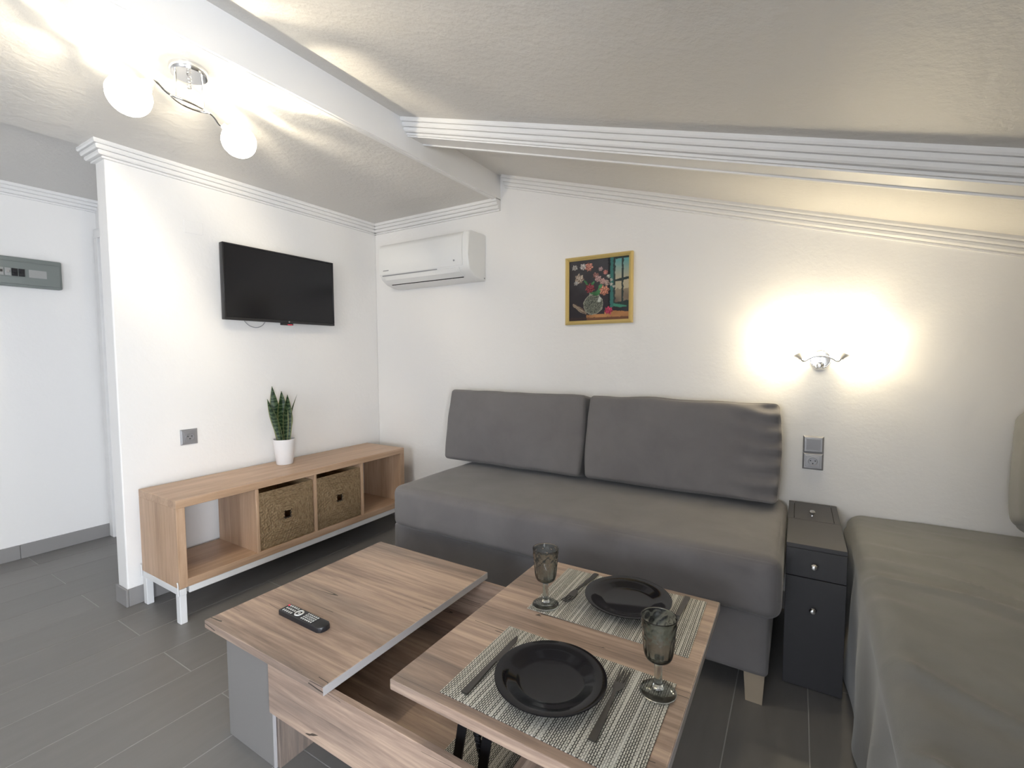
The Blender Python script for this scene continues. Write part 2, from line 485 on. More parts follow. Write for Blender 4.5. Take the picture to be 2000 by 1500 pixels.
# TV partition with slightly worn rounded edges
struct('wall_left', box(-0.11, 0, YW, 0.0, 0, ZC + 0.02, 0.006, 2), 'wall', label='white television wall')
struct('wall_hall', box(XH - 0.1, XH, -5.5, 0.0, 0, 2.5), 'wall', label='white hallway wall')
bm = bmesh.new()
bx(bm, XR, XR + .1, -5.5, WIN2[0], 0, 1.6); bx(bm, XR, XR + .1, WIN2[1], 0.1, 0, 1.6)
bx(bm, XR, XR + .1, WIN2[0], WIN2[1], 0, WIN2[2]); bx(bm, XR, XR + .1, WIN2[0], WIN2[1], WIN2[3], 1.6)
struct('wall_right', bm, 'wall')
w2 = bpy.data.objects.new('window_2', None); COL.objects.link(w2); w2.location = (XR + .05, -3.6, WIN2[2]); tag(w2, 'white framed low window', kind='structure')
wy = [WIN2[0], (WIN2[0] + WIN2[1]) / 2, WIN2[1]]
for k in range(2):
    a, b = wy[k], wy[k + 1]
    bm = bmesh.new()
    bx(bm, XR + .03, XR + .07, a, a + .05, WIN2[2], WIN2[3]); bx(bm, XR + .03, XR + .07, b - .05, b, WIN2[2], WIN2[3])
    bx(bm, XR + .03, XR + .07, a + .05, b - .05, WIN2[2], WIN2[2] + .05); bx(bm, XR + .03, XR + .07, a + .05, b - .05, WIN2[3] - .05, WIN2[3])
    part('window_sash', bm, 'trim', w2)
    part('window_pane', box(XR + .047, XR + .053, a + .05, b - .05, WIN2[2] + .05, WIN2[3] - .05), 'glass_win', w2)
bm = bmesh.new()
prism(bm, [(3.15, 0), (XR, 0), (XR, zs(XR)), (3.15, zs(3.15))], -2.42, -2.32, 'Y')  # unseen partition, added to keep the low window's light off the right side
struct('wall_light_block', bm, 'wall', label='added out-of-view partition that shades the bed side')
# hallway end wall with the door
YE = -1.325
bm = bmesh.new()
bx(bm, XH, -1.245, YE, YE + 0.1, 0, 2.4); bx(bm, -0.36, -0.11, YE, YE + 0.1, 0, 2.4); bx(bm, -1.245, -0.36, YE, YE + 0.1, 2.06, 2.4)
struct('wall_hall_end', bm, 'wall')
d1 = bpy.data.objects.new('door_1', None); COL.objects.link(d1); d1.location = (-0.79, YE, 0); tag(d1, 'white hallway door', kind='structure')
for nm, a in (('door_jamb', (-1.256, -1.196, YE - 0.022, YE + 0.1, 0, 2.06)), ('door_jamb', (-0.41, -0.35, YE - 0.022, YE + 0.1, 0, 2.06)),
              ('door_head', (-1.256, -0.35, YE - 0.022, YE + 0.1, 2.06, 2.12)), ('door_leaf', (-1.194, -0.412, YE + 0.02, YE + 0.06, 0.006, 2.055))):
    part(nm, box(*a, 0.003, 1), 'trim', d1)
bm = bmesh.new(); tube(bm, [(-0.47, YE + 0.02, 1.02), (-0.47, YE - 0.03, 1.02), (-0.58, YE - 0.03, 1.02)], 0.008)
part('door_handle', bm, 'chrome', d1, 40)
# front wall with window opening (behind the camera)
bm = bmesh.new()
y0, y1 = FRONT_Y - 0.2, FRONT_Y
bx(bm, -1.37, WIN[0], y0, y1, 0, 2.6); bx(bm, WIN[1], 4.45, y0, y1, 0, 2.6)
bx(bm, WIN[0], WIN[1], y0, y1, WIN[3], 2.6); bx(bm, WIN[0], WIN[1], y0, y1, 0, WIN[2])
struct('wall_front', bm, 'wall')
w1 = bpy.data.objects.new('window_1', None); COL.objects.link(w1); w1.location = ((WIN[0] + WIN[1]) / 2, FRONT_Y - 0.1, WIN[2]); tag(w1, 'white framed balcony window', kind='structure')
wx = [WIN[0], (WIN[0] + WIN[1]) / 2, WIN[1]]
for k in range(2):
    a, b = wx[k], wx[k + 1]
    bm = bmesh.new()
    bx(bm, a, a + 0.05, y0 + 0.08, y0 + 0.13, WIN[2], WIN[3]); bx(bm, b - 0.05, b, y0 + 0.08, y0 + 0.13, WIN[2], WIN[3])
    bx(bm, a + 0.05, b - 0.05, y0 + 0.08, y0 + 0.13, WIN[2], WIN[2] + 0.06); bx(bm, a + 0.05, b - 0.05, y0 + 0.08, y0 + 0.13, WIN[3] - 0.06, WIN[3])
    s = part('window_sash', bm, 'trim', w1)
    part('window_pane', box(a + 0.05, b - 0.05, y0 + 0.10, y0 + 0.106, WIN[2] + 0.06, WIN[3] - 0.06), 'glass_win', w1)
struct('balcony_floor', box(-1.5, 5.5, -8.5, FRONT_Y - 0.2, -0.15, -0.03), 'concrete')

# ceilings
struct('ceiling', box(-0.11, XF - 0.012, -5.5, 0.0, ZC, ZC + 0.4), 'ceil', label='flat stippled ceiling')
struct('ceiling_hall', box(XH, -0.11, -5.5, 0.0, ZH, ZH + 0.3), 'ceil', label='flat hallway ceiling')
struct('trim_1', box(XF - 0.012, XF, -5.5, 0.0, ZC - 0.004, ZC + 0.4), 'trim', label='white fascia between flat and sloped ceiling')
struct('trim_2', box(XF - 0.034, XF - 0.012, -5.5, 0.0, ZC - 0.007, ZC + 0.002, 0.003, 2), 'trim')
bm = bmesh.new()
prism(bm, [(XF, zs(XF)), (4.45, zs(4.45)), (4.45, zs(4.45) + 0.2), (XF, zs(XF) + 0.2)], -5.5, 0.0, 'Y')
struct('ceiling_slope', bm, 'ceil', label='sloped stippled ceiling')

# crown mouldings, three reeds
CR = [(0, 0), (.054, 0), (.054, .012), (.050, .018), (.039, .018), (.039, .0220), (.044, .0220), (.044, .033), (.040, .039), (.027, .039),
      (.027, .0430), (.032, .0430), (.032, .054), (.027, .060), (.010, .060), (.010, .064), (.014, .064), (.014, .071), (0, .071)]
def crown(name, A, B, out, ma=0.0, mb=0.0, sc=1.0):
    """moulding from A to B (points on wall/ceiling line); out: horizontal unit vector away from the wall;
    ma, mb: mitre factors that lengthen the outer edge at each end"""
    A, B, out = Vector(A), Vector(B), Vector(out)
    d = (B - A).normalized()
    pa = [A + out * (x * sc) - d * (ma * x * sc) + Vector((0, 0, -z * sc)) for x, z in CR]
    pb = [B + out * (x * sc) + d * (mb * x * sc) + Vector((0, 0, -z * sc)) for x, z in CR]
    return struct(name, sweep(pa, pb), 'trim')
crown('trim_3', (0, YW, ZC), (0, 0, ZC), (1, 0, 0), ma=1, mb=0)
crown('trim_4', (-0.11, YW, ZC), (0, YW, ZC), (0, -1, 0), ma=1, mb=1)
crown('trim_5', (0, 0, ZC), (XF - 0.0, 0, ZC), (0, -1, 0))
crown('trim_6', (XF + 0.04, 0, zs(XF + 0.04)), (XR, 0, zs(XR)), (0, -1, 0))
crown('trim_7', (XH, -5.4, ZH), (XH, YE, ZH), (1, 0, 0))
crown('trim_8', (-0.11, YW, ZH), (-0.11, YE, ZH), (-1, 0, 0), ma=1)
# moulded beam running down the slope
YB0, YB1, DR = -0.845, -0.74, 0.072
def slab_y(y0, y1, dz0, dz1, x0=XF, x1=XR):
    bm = bmesh.new()
    prism(bm, [(x0, zs(x0) - dz0), (x1, zs(x1) - dz0), (x1, zs(x1) - dz1), (x0, zs(x0) - dz1)], y0, y1, 'Y'); return bm
bmr = struct('ceiling_beam', slab_y(YB0, YB1, 0, DR), 'trim', label='white moulded beam across the sloped ceiling')
crown('trim_9', (XF, YB0, zs(XF)), (XR, YB0, zs(XR)), (0, -1, 0), sc=1.0)
struct('trim_10', slab_y(YB1, YB1 + 0.012, DR - 0.012, DR + 0.006), 'trim')
struct('trim_11', slab_y(YB0 - 0.004, YB0 + 0.006, DR - 0.004, DR + 0.005), 'trim')

# baseboards of cut tile
def baseboard(name, A, B, out, step=0.9, start=0.0, h=0.088, th=0.011):
    A, B, out = Vector((*A, 0)), Vector((*B, 0)), Vector((*out, 0))
    L = (B - A).length; d = (B - A).normalized()
    root = bpy.data.objects.new(name, None); COL.objects.link(root); tag(root, kind='structure')
    s = -start
    while s < L:
        a, b = max(s, 0) + 0.001, min(s + step, L) - 0.001
        s += step
        if b - a < 0.01: continue
        p, q = A + d * a, A + d * b
        qo = q + out * th
        part('baseboard_tile', box(min(p.x, qo.x), max(p.x, qo.x), min(p.y, qo.y), max(p.y, qo.y), 0, h, 0.0015, 1), 'base_tile', root)
    return root
baseboard('baseboard_left', (0, YW), (0, -0.012), (1, 0), 0.9, 0.4)
baseboard('baseboard_end', (-0.118, YW), (0.011, YW), (0, -1))
baseboard('baseboard_hall', (XH, -5.38), (XH, YE), (1, 0), 0.86, 0.0 + 0.86 - ((-1.79 + 5.38) % 0.86))
baseboard('baseboard_back', (0.012, 0), (XR, 0), (0, -1), 0.9)
baseboard('baseboard_right', (XR, -5.38), (XR, -0.012), (-1, 0), 0.9)

# ------------------------------------------------------------------ TV bench (open cube shelf on a white steel frame)
BX0, BX1, BY0, BY1, BU, BT = 0.027, 0.417, -1.624, -0.154, 0.17, 0.59
tb = thing('television_bench', ((BX0 + BX1) / 2, (BY0 + BY1) / 2, 0), 'long low light-oak cube shelf on white steel legs against the television wall', 'bench')
TK, DK = 0.038, 0.016
part('top_panel', box(BX0, BX1, BY0, BY1, BT - TK, BT, 0.0015, 1), 'oak_y', tb)
part('bottom_panel', box(BX0, BX1, BY0 + TK, BY1 - TK, BU, BU + TK, 0.0015, 1), 'oak_y', tb)
for a in (BY0, BY1 - TK):
    part('side_panel', box(BX0, BX1, a, a + TK, BU, BT - TK, 0.0015, 1), 'oak_z', tb)
cw = (BY1 - BY0 - 2 * TK - 3 * DK) / 4
cells = []
for k in range(4):
    ya = BY0 + TK + k * (cw + DK); cells.append((ya, ya + cw))
    if k < 3: part('divider', box(BX0 + 0.002, BX1 - 0.002, ya + cw, ya + cw + DK, BU + TK, BT - TK, 0.001, 1), 'oak_z', tb)
LW = 0.042
for a in (BX0 + 0.002, BX1 - LW - 0.002 + 0.004):
    part('frame_rail', box(a, a + LW - 0.004, BY0 + LW, BY1 - LW, BU - 0.032, BU - 0.001, 0.002, 1), 'white_metal', tb)
    for b in (BY0 + 0.0, BY1 - 0.030):
        part('leg', box(a, a + LW - 0.004, b, b + 0.030, 0, BU - 0.032, 0.002, 1), 'white_metal', tb)
for b in (BY0 + 0.0, BY1 - 0.030):
    part('frame_rail', box(BX0 + 0.002, BX1 + 0.002, b, b + 0.030, BU - 0.032, BU - 0.001, 0.002, 1), 'white_metal', tb)
for a in (BX0 - 0.006, BX1 - 0.012):
    bm = bmesh.new(); tube(bm, bez((a + .008, BY0 - .004, BU - 0.03), (a + .008, BY0 - .004, BU + .02), (a + .008, BY0 - .004, BU + .036), (a, BY0 - .004, BU + .030)), 0.003, 8)
    part('frame_clip', bm, 'white_metal', tb, 60)

# two rush baskets
def make_basket(ya, yb, label):
    w = yb - ya - 0.010
    z0, z1 = BU + TK + 0.001, BU + TK + 0.316
    xf, xb = BX1 - 0.012, BX0 + 0.03
    cy = (ya + yb) / 2
    root = thing('rush_basket', ((xf + xb) / 2, cy, z0), label, 'basket', group='woven baskets in the television bench')
    def panel(wd, ht, hole, n=104):
        bm = bmesh.new(); g = {}
        for i in range(n + 1):
            for j in range(n + 1):
                u, v = i / n * 2 - 1, j / n * 2 - 1
                rr = max(abs(u), abs(v))
                ph = rr * 17 + 0.5 * noise.noise(Vector((u * 3, v * 3, ya)))
                along = v if abs(u) > abs(v) else u
                hgt = 0.0042 * abs(math.sin(ph * PI / 1.0)) + 0.0016 * math.sin(along * 55 + math.floor(ph) * 1.7) + 0.002 * noise.noise(Vector((u * 5, v * 5, 3)))
                edge = 1.0 if rr < 0.97 else 0.2
                g[i, j] = bm.verts.new((hgt * edge, u * wd / 2, v * ht / 2))
        for i in range(n):
            for j in range(n):
                u, v = (i + .5) / n * 2 - 1, (j + .5) / n * 2 - 1
                if hole and abs(u) < hole and abs(v) < hole * wd / ht: continue
                bm.faces.new((g[i, j], g[i + 1, j], g[i + 1, j + 1], g[i, j + 1]))
        return bm
    ht = z1 - z0
    bm = panel(w, ht, 0.125)
    bmesh.ops.solidify(bm, geom=bm.faces[:], thickness=0.008)
    bmesh.ops.translate(bm, verts=bm.verts[:], vec=(xf, cy, (z0 + z1) / 2))
    part('basket_front', bm, 'rush', root, 60)
    for s in (-1, 1):
        part('basket_side', box(xb, xf - 0.009, cy + s * w / 2 - (0.008 if s > 0 else 0), cy + s * w / 2 + (0.008 if s < 0 else 0), z0, z1), 'rush', root)
    part('basket_back', box(xb - 0.008, xb, cy - w / 2, cy + w / 2, z0, z1), 'rush', root)
    part('basket_bottom', box(xb, xf - 0.009, cy - w / 2 + .008, cy + w / 2 - .008, z0, z0 + 0.006), 'rush', root)
    bm = bmesh.new(); hw = 0.125 * w / 2
    for (a0, a1, b0, b1) in ((-hw - .004, -hw, -hw - .004, hw + .004), (hw, hw + .004, -hw - .004, hw + .004), (-hw, hw, -hw - .004, -hw), (-hw, hw, hw, hw + .004)):
        bx(bm, xf - 0.009, xf + 0.003, cy + a0, cy + a1, (z0 + z1) / 2 + b0, (z0 + z1) / 2 + b1)
    part('handle_hole_rim', bm, 'soil', root)
make_basket(*cells[1], 'woven rush basket next to the empty near cell of the oak bench')
make_basket(*cells[2], 'woven rush basket nearer the sofa in the oak bench')

# snake plant in white pot
PX, PY = 0.135, -0.902
pt = thing('potted_snake_plant', (PX, PY, BT), 'snake plant in a white pot standing on the oak bench', 'plant')
bm = bmesh.new()
lathe(bm, [(0, 0), (0.046, 0), (0.048, 0.004), (0.063, 0.150), (0.063, 0.156), (0.059, 0.156), (0.056, 0.12), (0, 0.12)], 40, (PX, PY, BT))
part('pot', bm, 'white_pot', pt, 40)
bm = bmesh.new(); lathe(bm, [(0, .119), (0.0555, .124), (0.05, .135), (0.02, .139), (0, .139)], 24, (PX, PY, BT)); part('soil', bm, 'soil', pt, 60)
def leaf(L, w, face, tipdir, lean, curve, twist, base):
    n, c = 18, 6
    bm = bmesh.new(); rows = []
    f0 = Vector((math.cos(face), math.sin(face), 0)); s0 = Vector((-f0.y, f0.x, 0))
    td = Vector((math.cos(tipdir), math.sin(tipdir), 0))
    for i in range(n + 1):
        t = i / n
        wd = w * (0.55 + 0.45 * math.sin(min(t / 0.5, 1) * PI / 2)) * (1 if t < 0.55 else max(0.0, 1 - ((t - 0.55) / 0.45) ** 1.6)) + 0.0006
        cen = Vector(base) + td * (lean * t * L + curve * t * t * L) + Vector((0, 0, t * L))
        tw = twist * t
        s = s0 * math.cos(tw) + f0 * math.sin(tw); f = f0 * math.cos(tw) - s0 * math.sin(tw)
        rows.append([bm.verts.new(cen + s * wd * k / c + f * (abs(k) / c) ** 1.6 * wd * 0.35) for k in range(-c, c + 1)])
    for a, b in zip(rows, rows[1:]):
        for k in range(2 * c):
            fc = bm.faces.new((a[k], a[k + 1], b[k + 1], b[k]))
            fc.material_index = 1 if k in (0, 2 * c - 1) else 0
    bmesh.ops.solidify(bm, geom=bm.faces[:], thickness=0.0025)
    return bm
zb = BT + 0.132
rd = math.radians
# image-left is about -150 deg in plan, image-right about 31 deg, the viewer about -32 deg
for (L, w, fc, td, lean, cv, tw, b) in [
        (0.352, 0.030, -45, -150, 0.10, 0.02, 0.25, (-.018, -.012)), (0.322, 0.031, -25, -140, 0.02, 0.00, -0.2, (.006, -.004)),
        (0.300, 0.029, -15, 31, 0.02, 0.02, -0.3, (.014, .010)), (0.275, 0.026, -60, -150, 0.20, 0.10, 0.3, (.012, -.022)),
        (0.300, 0.017, -100, 31, 0.13, 0.12, 0.3, (-.006, .022)), (0.230, 0.027, -10, 31, 0.10, 0.06, 0.2, (-.010, .016))]:
    part('leaf', leaf(L, w, rd(fc), rd(td), lean, cv, tw, (PX + b[0], PY + b[1], zb)), ['leaf', 'leaf_edge'], pt, 60)

# ------------------------------------------------------------------ television
TY0, TY1, TZ0, TZ1 = -1.198, -0.464, 1.468, 1.901
tv = thing('television', (0.05, (TY0 + TY1) / 2, TZ0), 'black flat-screen television mounted on the white wall', 'television')
part('housing', box(0.045, 0.078, TY0, TY1, TZ0, TZ1, 0.004, 2), 'black_plastic', tv, 40)
part('back_cover', box(0.022, 0.045, TY0 + 0.13, TY1 - 0.13, TZ0 + 0.06, TZ1 - 0.10, 0.008, 2), 'black_plastic', tv, 40)
part('wall_bracket', box(0.0005, 0.024, -0.93, -0.73, TZ0 + 0.12, TZ0 + 0.30), 'black_metal', tv)
part('screen', box(0.0775, 0.0795, TY0 + 0.009, TY1 - 0.009, TZ0 + 0.016, TZ1 - 0.009, 0.0008, 1), 'tv_screen', tv)
bm = bmesh.new()
for a in ((TY0, TY1, TZ0, TZ0 + 0.015), (TY0, TY1, TZ1 - 0.008, TZ1), (TY0, TY0 + 0.008, TZ0 + .015, TZ1 - .008), (TY1 - 0.008, TY1, TZ0 + .015, TZ1 - .008)):
    bx(bm, 0.077, 0.082, *a, 0.0015, 1)
part('bezel', bm, 'black_plastic', tv, 40)
part('sensor_housing', box(0.052, 0.078, -0.85, -0.775, TZ0 - 0.014, TZ0 + 0.001, 0.003, 2), 'black_plastic', tv, 40)
part('standby_light', box(0.0765, 0.0795, -0.815, -0.783, TZ0 - 0.012, TZ0 - 0.009), 'red_dot', tv, label='small red standby light')
bm = bmesh.new(); lathe(bm, [(0, 0), (0.005, 0), (0.005, 0.001), (0, 0.001)], 16, (0.082, -0.806, TZ0 + 0.008), 'X'); part('badge', bm, 'silver_plastic', tv, label='tiny silver badge')
bm = bmesh.new(); tube(bm, bez((0.03, -1.075, TZ0 + 0.03), (0.03, -1.05, TZ0 - 0.055), (0.03, -0.94, TZ0 - 0.06), (0.03, -0.925, TZ0 + 0.03), 18), 0.0022, 8)
part('cable', bm, 'grey_mark', tv, 60, label='thin cable loop hanging below')

# ------------------------------------------------------------------ air conditioner
AX0, AX1 = 0.245, 1.043
ac = thing('air_conditioner', ((AX0 + AX1) / 2, 0, 1.755), 'white split air conditioner high on the wall in the room corner', 'air conditioner')
PB = [(0, 2.062), (-.145, 2.062), (-.178, 2.050), (-.192, 2.02), (-.196, 1.90), (-.192, 1.832), (-.178, 1.806), (-.125, 1.772), (-.06, 1.757), (0, 1.755)]
bm = bmesh.new(); prism(bm, PB, AX0, AX1, 'X')
es = [e for e in bm.edges if abs(e.verts[0].co.x - e.verts[1].co.x) < 1e-6 and not (e.verts[0].co.y > -1e-6 and e.verts[1].co.y > -1e-6)]
bmesh.ops.bevel(bm, geom=es, offset=0.012, segments=3, profile=0.5, affect='EDGES')
part('casing', bm, 'white_plastic', ac, 40)
PF = [(-.150, 2.060), (-.182, 2.049), (-.198, 2.02), (-.203, 1.93), (-.200, 1.846), (-.196, 1.838), (-.188, 1.838), (-.188, 2.03), (-.150, 2.05)]
bm = bmesh.new(); prism(bm, PF, AX0 + 0.004, AX1 - 0.045, 'X')
part('front_panel', bm, 'white_plastic', ac, 50)
bm = bmesh.new(); prism(bm, [(-.194, 1.826), (-.181, 1.799), (-.140, 1.774), (-.136, 1.780), (-.176, 1.806), (-.189, 1.829)], AX0 + 0.05, AX1 - 0.075, 'X')
part('air_flap', bm, 'white_plastic', ac, 30)
bm = bmesh.new(); prism(bm, [(-.1365, 1.7765), (-.128, 1.7705), (-.127, 1.774), (-.1355, 1.781)], AX0 + 0.06, AX1 - 0.085, 'X'); part('outlet_slot', bm, 'dark_hole', ac)
bm = bmesh.new(); prism(bm, [(-.1945, 1.834), (-.1955, 1.828), (-.190, 1.828), (-.190, 1.834)], AX0 + 0.03, AX1 - 0.26, 'X'); part('panel_gap', bm, 'grey_mark', ac)
bm = bmesh.new()
for k in range(7): bx(bm, AX0 + 0.045 + k * 0.008, AX0 + 0.0505 + k * 0.008, -.2022, -.199, 1.862, 1.868)
part('maker_mark', bm, 'grey_mark', ac)
bm = bmesh.new(); lathe(bm, [(0, 0), (.005, 0), (.005, .002), (0, .002)], 12, (AX1, -0.015, 1.772), 'X'); part('screw', bm, 'grey_mark', ac)
bm = bmesh.new(); lathe(bm, [(0, 0), (.006, 0), (.006, .002), (0, .002)], 12, (AX1 - 0.11, -.2005, 1.872), 'Y'); part('indicator', bm, 'grey_mark', ac)

# ------------------------------------------------------------------ framed flower painting
QX0, QX1, QZ0, QZ1 = 1.640, 2.050, 1.439, 1.836
pf = thing('framed_painting', ((QX0 + QX1) / 2, 0, QZ0), 'gold-framed painting of a flower vase by a green window', 'painting')
FW = 0.022
def frame_bar(a, b, c, d):
    """mitred bar from outer edge a-b to inner edge c-d in (x,z)"""
    bm = bmesh.new()
    def ring(p, q): return [bm.verts.new(v) for v in ((p[0], -0.0008, p[1]), (p[0], -0.022, p[1]), (p[0] * .6 + q[0] * .4, -0.027, p[1] * .6 + q[1] * .4), (q[0], -0.016, q[1]), (q[0], -0.0008, q[1]))]
    r1, r2 = ring(a, c), ring(b, d)
    bm.faces.new(r1); bm.faces.new(r2[::-1])
    for k in range(5): bm.faces.new((r1[k], r2[k], r2[(k + 1) % 5], r1[(k + 1) % 5]))
    return bm
o4 = [(QX0, QZ0), (QX1, QZ0), (QX1, QZ1), (QX0, QZ1)]
i4 = [(QX0 + FW, QZ0 + FW), (QX1 - FW, QZ0 + FW), (QX1 - FW, QZ1 - FW), (QX0 + FW, QZ1 - FW)]
for k in range(4): part('frame_bar', frame_bar(o4[k], o4[(k + 1) % 4], i4[k], i4[(k + 1) % 4]), 'gold', pf)
def lerp(a, b, t): return tuple(a[i] + (b[i] - a[i]) * t for i in range(3))
FLW = [(.46, .73, .055, (.45, .22, .20)), (.34, .88, .075, (.80, .36, .28)), (.24, .89, .055, (.75, .72, .70)), (.10, .89, .05, (.62, .62, .60)),
       (.54, .83, .040, (.62, .45, .45)), (.62, .77, .042, (.78, .32, .28)), (.18, .70, .085, (.66, .56, .46)), (.12, .63, .04, (.6, .6, .58)),
       (.50, .68, .060, (.72, .48, .46)), (.57, .63, .055, (.75, .50, .46)), (.64, .60, .05, (.72, .55, .48)), (.67, .70, .034, (.66, .72, .62)),
       (.71, .64, .030, (.68, .74, .64)), (.71, .57, .030, (.7, .74, .66)), (.755, .53, .024, (.72, .74, .66)), (.36, .53, .085, (.40, .07, .10)),
       (.60, .48, .085, (.86, .38, .26)), (.67, .155, .070, (.80, .09, .20))]
LFS = [(.50, .47, .085, .035, .6), (.44, .44, .08, .03, -.2), (.53, .53, .06, .03, 1.2), (.40, .60, .05, .02, .8), (.30, .62, .06, .018, 2.2)]
def paint(u, v):
    u0_, v0_ = u, v
    u += .011 * noise.noise(Vector((u0_ * 22, v0_ * 22, 11))) ; v += .011 * noise.noise(Vector((u0_ * 22, v0_ * 22, 17)))
    nz = noise.noise(Vector((u * 7, v * 7, 1.3)))
    c = lerp((.030, .026, .034), (.075, .075, .088), max(0, min(1, v * .8 + u * .5 - .35 + nz * .3)))
    if u > .66:
        if .20 < v:
            c = (.012, .016, .022) if u < .70 else c
            if .695 < u < .745: c = (.05, .20, .18)
            elif u >= .745:
                slope = (u - .75) * .28
                inp = (.775 < u < .875) or (.905 < u < .995)
                vb = v - slope * .5
                if vb > .64 and v < .965: c = lerp((.55, .50, .36), (.16, .42, .42), max(0, min(1, (v - .66) / .28)))
                elif .27 < vb < .60: c = lerp((.17, .12, .095), (.60, .52, .36), 1 if v > .49 + .03 * noise.noise(Vector((u * 30, 0, 0))) else (.25 + .3 * nz))
                else: c = (.03, .05, .05)
                if not inp: c = (.035, .055, .055)
                if .20 < v - (.82 - u) * .25 < .25 and u < .96: c = (.07, .30, .20)
    if v < .10 + .05 * (u > .6) * (1 - abs(u - .72) * 2) and u > .30: c = lerp((.42, .19, .08), (.62, .30, .12), .5 + nz) if v > .05 else (.20, .09, .05)
    elif v < .06: c = (.05, .03, .03)
    # vase
    e = ((u - .415) / .165) ** 2 + ((v - .265) / .165) ** 2
    if e < 1 or (abs(u - .43) < .085 and .38 < v < .46):
        sp = noise.noise(Vector((u * 60, v * 60, 5)))
        c = lerp((.05, .055, .05), (.34, .36, .28), max(0, min(1, .35 + sp * .9)))
        if e > .86: c = lerp(c, (.5, .48, .4), .6)
        if u > .48 and v > .30 and noise.noise(Vector((u * 20, v * 14, 2))) > .1: c = (.62, .64, .58)
    for (a, b, rx, ry, an) in LFS:
        x, y = u - a, v - b
        xr, yr = x * math.cos(an) + y * math.sin(an), -x * math.sin(an) + y * math.cos(an)
        if (xr / rx) ** 2 + (yr / ry) ** 2 < 1: c = lerp((.03, .12, .04), (.10, .32, .14), .5 + nz)
    # shells
    for a, b in ((.15, .23), (.22, .17)):
        x, y = u - a, v - b
        xr, yr = x * .5 + y * .86, -x * .86 + y * .5
        if (xr / .03) ** 2 + (yr / .10) ** 2 < 1: c = lerp((.12, .07, .05), (.50, .40, .30), .5 + .9 * noise.noise(Vector((xr * 60, yr * 9, 0))))
    for (a, b, r, col) in FLW:
        x, y = u - a, v - b
        d = math.hypot(x, y) / r; an = math.atan2(y, x)
        lim = .86 + .14 * math.cos(7 * an + a * 40)
        if d < lim:
            sh = .50 + .42 * math.sin(d * 8 + 2.4 * math.cos(5 * an + b * 30)) + .55 * noise.noise(Vector((u * 34, v * 34, 0))) - .25 * d * (y < 0)
            c = lerp((col[0] * .25, col[1] * .2, col[2] * .2), tuple(min(1, q * 1.15) for q in col), max(0, min(1, sh)))
    return c
NP = 132
bm = bmesh.new(); g = {}
px0, px1, pz0, pz1 = QX0 + FW - .002, QX1 - FW + .002, QZ0 + FW - .002, QZ1 - FW + .002
for i in range(NP + 1):
    for j in range(NP + 1):
        g[i, j] = bm.verts.new((px0 + (px1 - px0) * i / NP, -0.010, pz0 + (pz1 - pz0) * j / NP))
for i in range(NP):
    for j in range(NP): bm.faces.new((g[i, j], g[i + 1, j], g[i + 1, j + 1], g[i, j + 1]))
cols = [paint(i / NP, j / NP) for i in range(NP + 1) for j in range(NP + 1)]
bmesh.ops.translate(bm, verts=bm.verts[:], vec=-pf.location)
me = bpy.data.meshes.new('canvas'); bm.to_mesh(me); bm.free()
at = me.color_attributes.new('paint', 'FLOAT_COLOR', 'POINT')
for k, cc in enumerate(cols): at.data[k].color = (cc[0] * .78, cc[1] * .78, cc[2] * .78, 1)
M['paint'] = mat('oil_paint', (.1, .1, .1), 0.5, 0.0, **{'Specular IOR Level': 0.2}); t = NT(M['paint'])
an_ = t.n('ShaderNodeAttribute'); an_.attribute_name = 'paint'; t.color(an_.outputs['Color'])
me.materials.append(M['paint'])
cv = bpy.data.objects.new('canvas', me); COL.objects.link(cv); cv.parent = pf
part('backing_board', box(px0, px1, -0.0095, -0.001, pz0, pz1), 'soil', pf)

# ------------------------------------------------------------------ wall sockets and switch
def socket_insert(root, c, R):
    """c: centre of the plate face; R maps local (right, up, out) to world"""
    def L(bm):
        for v in bm.verts: v.co = Vector(c) + R @ v.co
        return bm
    bm = bmesh.new(); lathe(bm, [(0, .002), (.0165, .002), (.0185, .0065), (.0205, .0065), (.0205, 0), (0, 0)][::-1], 32); part('socket_well', L(bm), 'silver_plastic', root, 40)
    for s in (-1, 1):
        bm = bmesh.new(); lathe(bm, [(0, 0), (.0027, 0), (.0027, .0026), (0, .0026)], 12, (s * .0095, .003, 0)); part('pin_hole', L(bm), 'dark_hole', root)
    bm = bmesh.new(); lathe(bm, [(0, 0), (.003, 0), (.003, .0028), (0, .0028)], 12, (0, -.010, 0)); part('screw', L(bm), 'black_metal', root)
def plate(x0, x1, y0, y1, th):
    bm = bmesh.new(); b = .007
    lo = [(x0, y0), (x1, y0), (x1, y1), (x0, y1)]; hi = [(x0 + b, y0 + b), (x1 - b, y0 + b), (x1 - b, y1 - b), (x0 + b, y1 - b)]
    r0 = [bm.verts.new((*p, 0.0005)) for p in lo]; r1 = [bm.verts.new((*p, .004)) for p in lo]; r2 = [bm.verts.new((*p, th)) for p in hi]
    bm.faces.new(r0[::-1]); bm.faces.new(r2)
    for a, b_ in ((r0, r1), (r1, r2)):
        for k in range(4): bm.faces.new((a[k], a[(k + 1) % 4], b_[(k + 1) % 4], b_[k]))
    return bm
RX = Matrix(((0, 0, 1), (1, 0, 0), (0, 1, 0)))       # right=+Y, up=+Z, out=+X
RY = Matrix(((1, 0, 0), (0, 0, -1), (0, 1, 0)))      # right=+X, up=+Z, out=-Y
def mapR(bm, c, R):
    for v in bm.verts: v.co = Vector(c) + R @ v.co
    return bm
so = thing('wall_socket', (0, -1.373, 0.818), 'single silver wall socket above the oak bench', 'socket')
part('face_plate', mapR(plate(-.042, .042, -.042, .042, .010), (0, -1.373, .818), RX), 'silver_plastic', so)
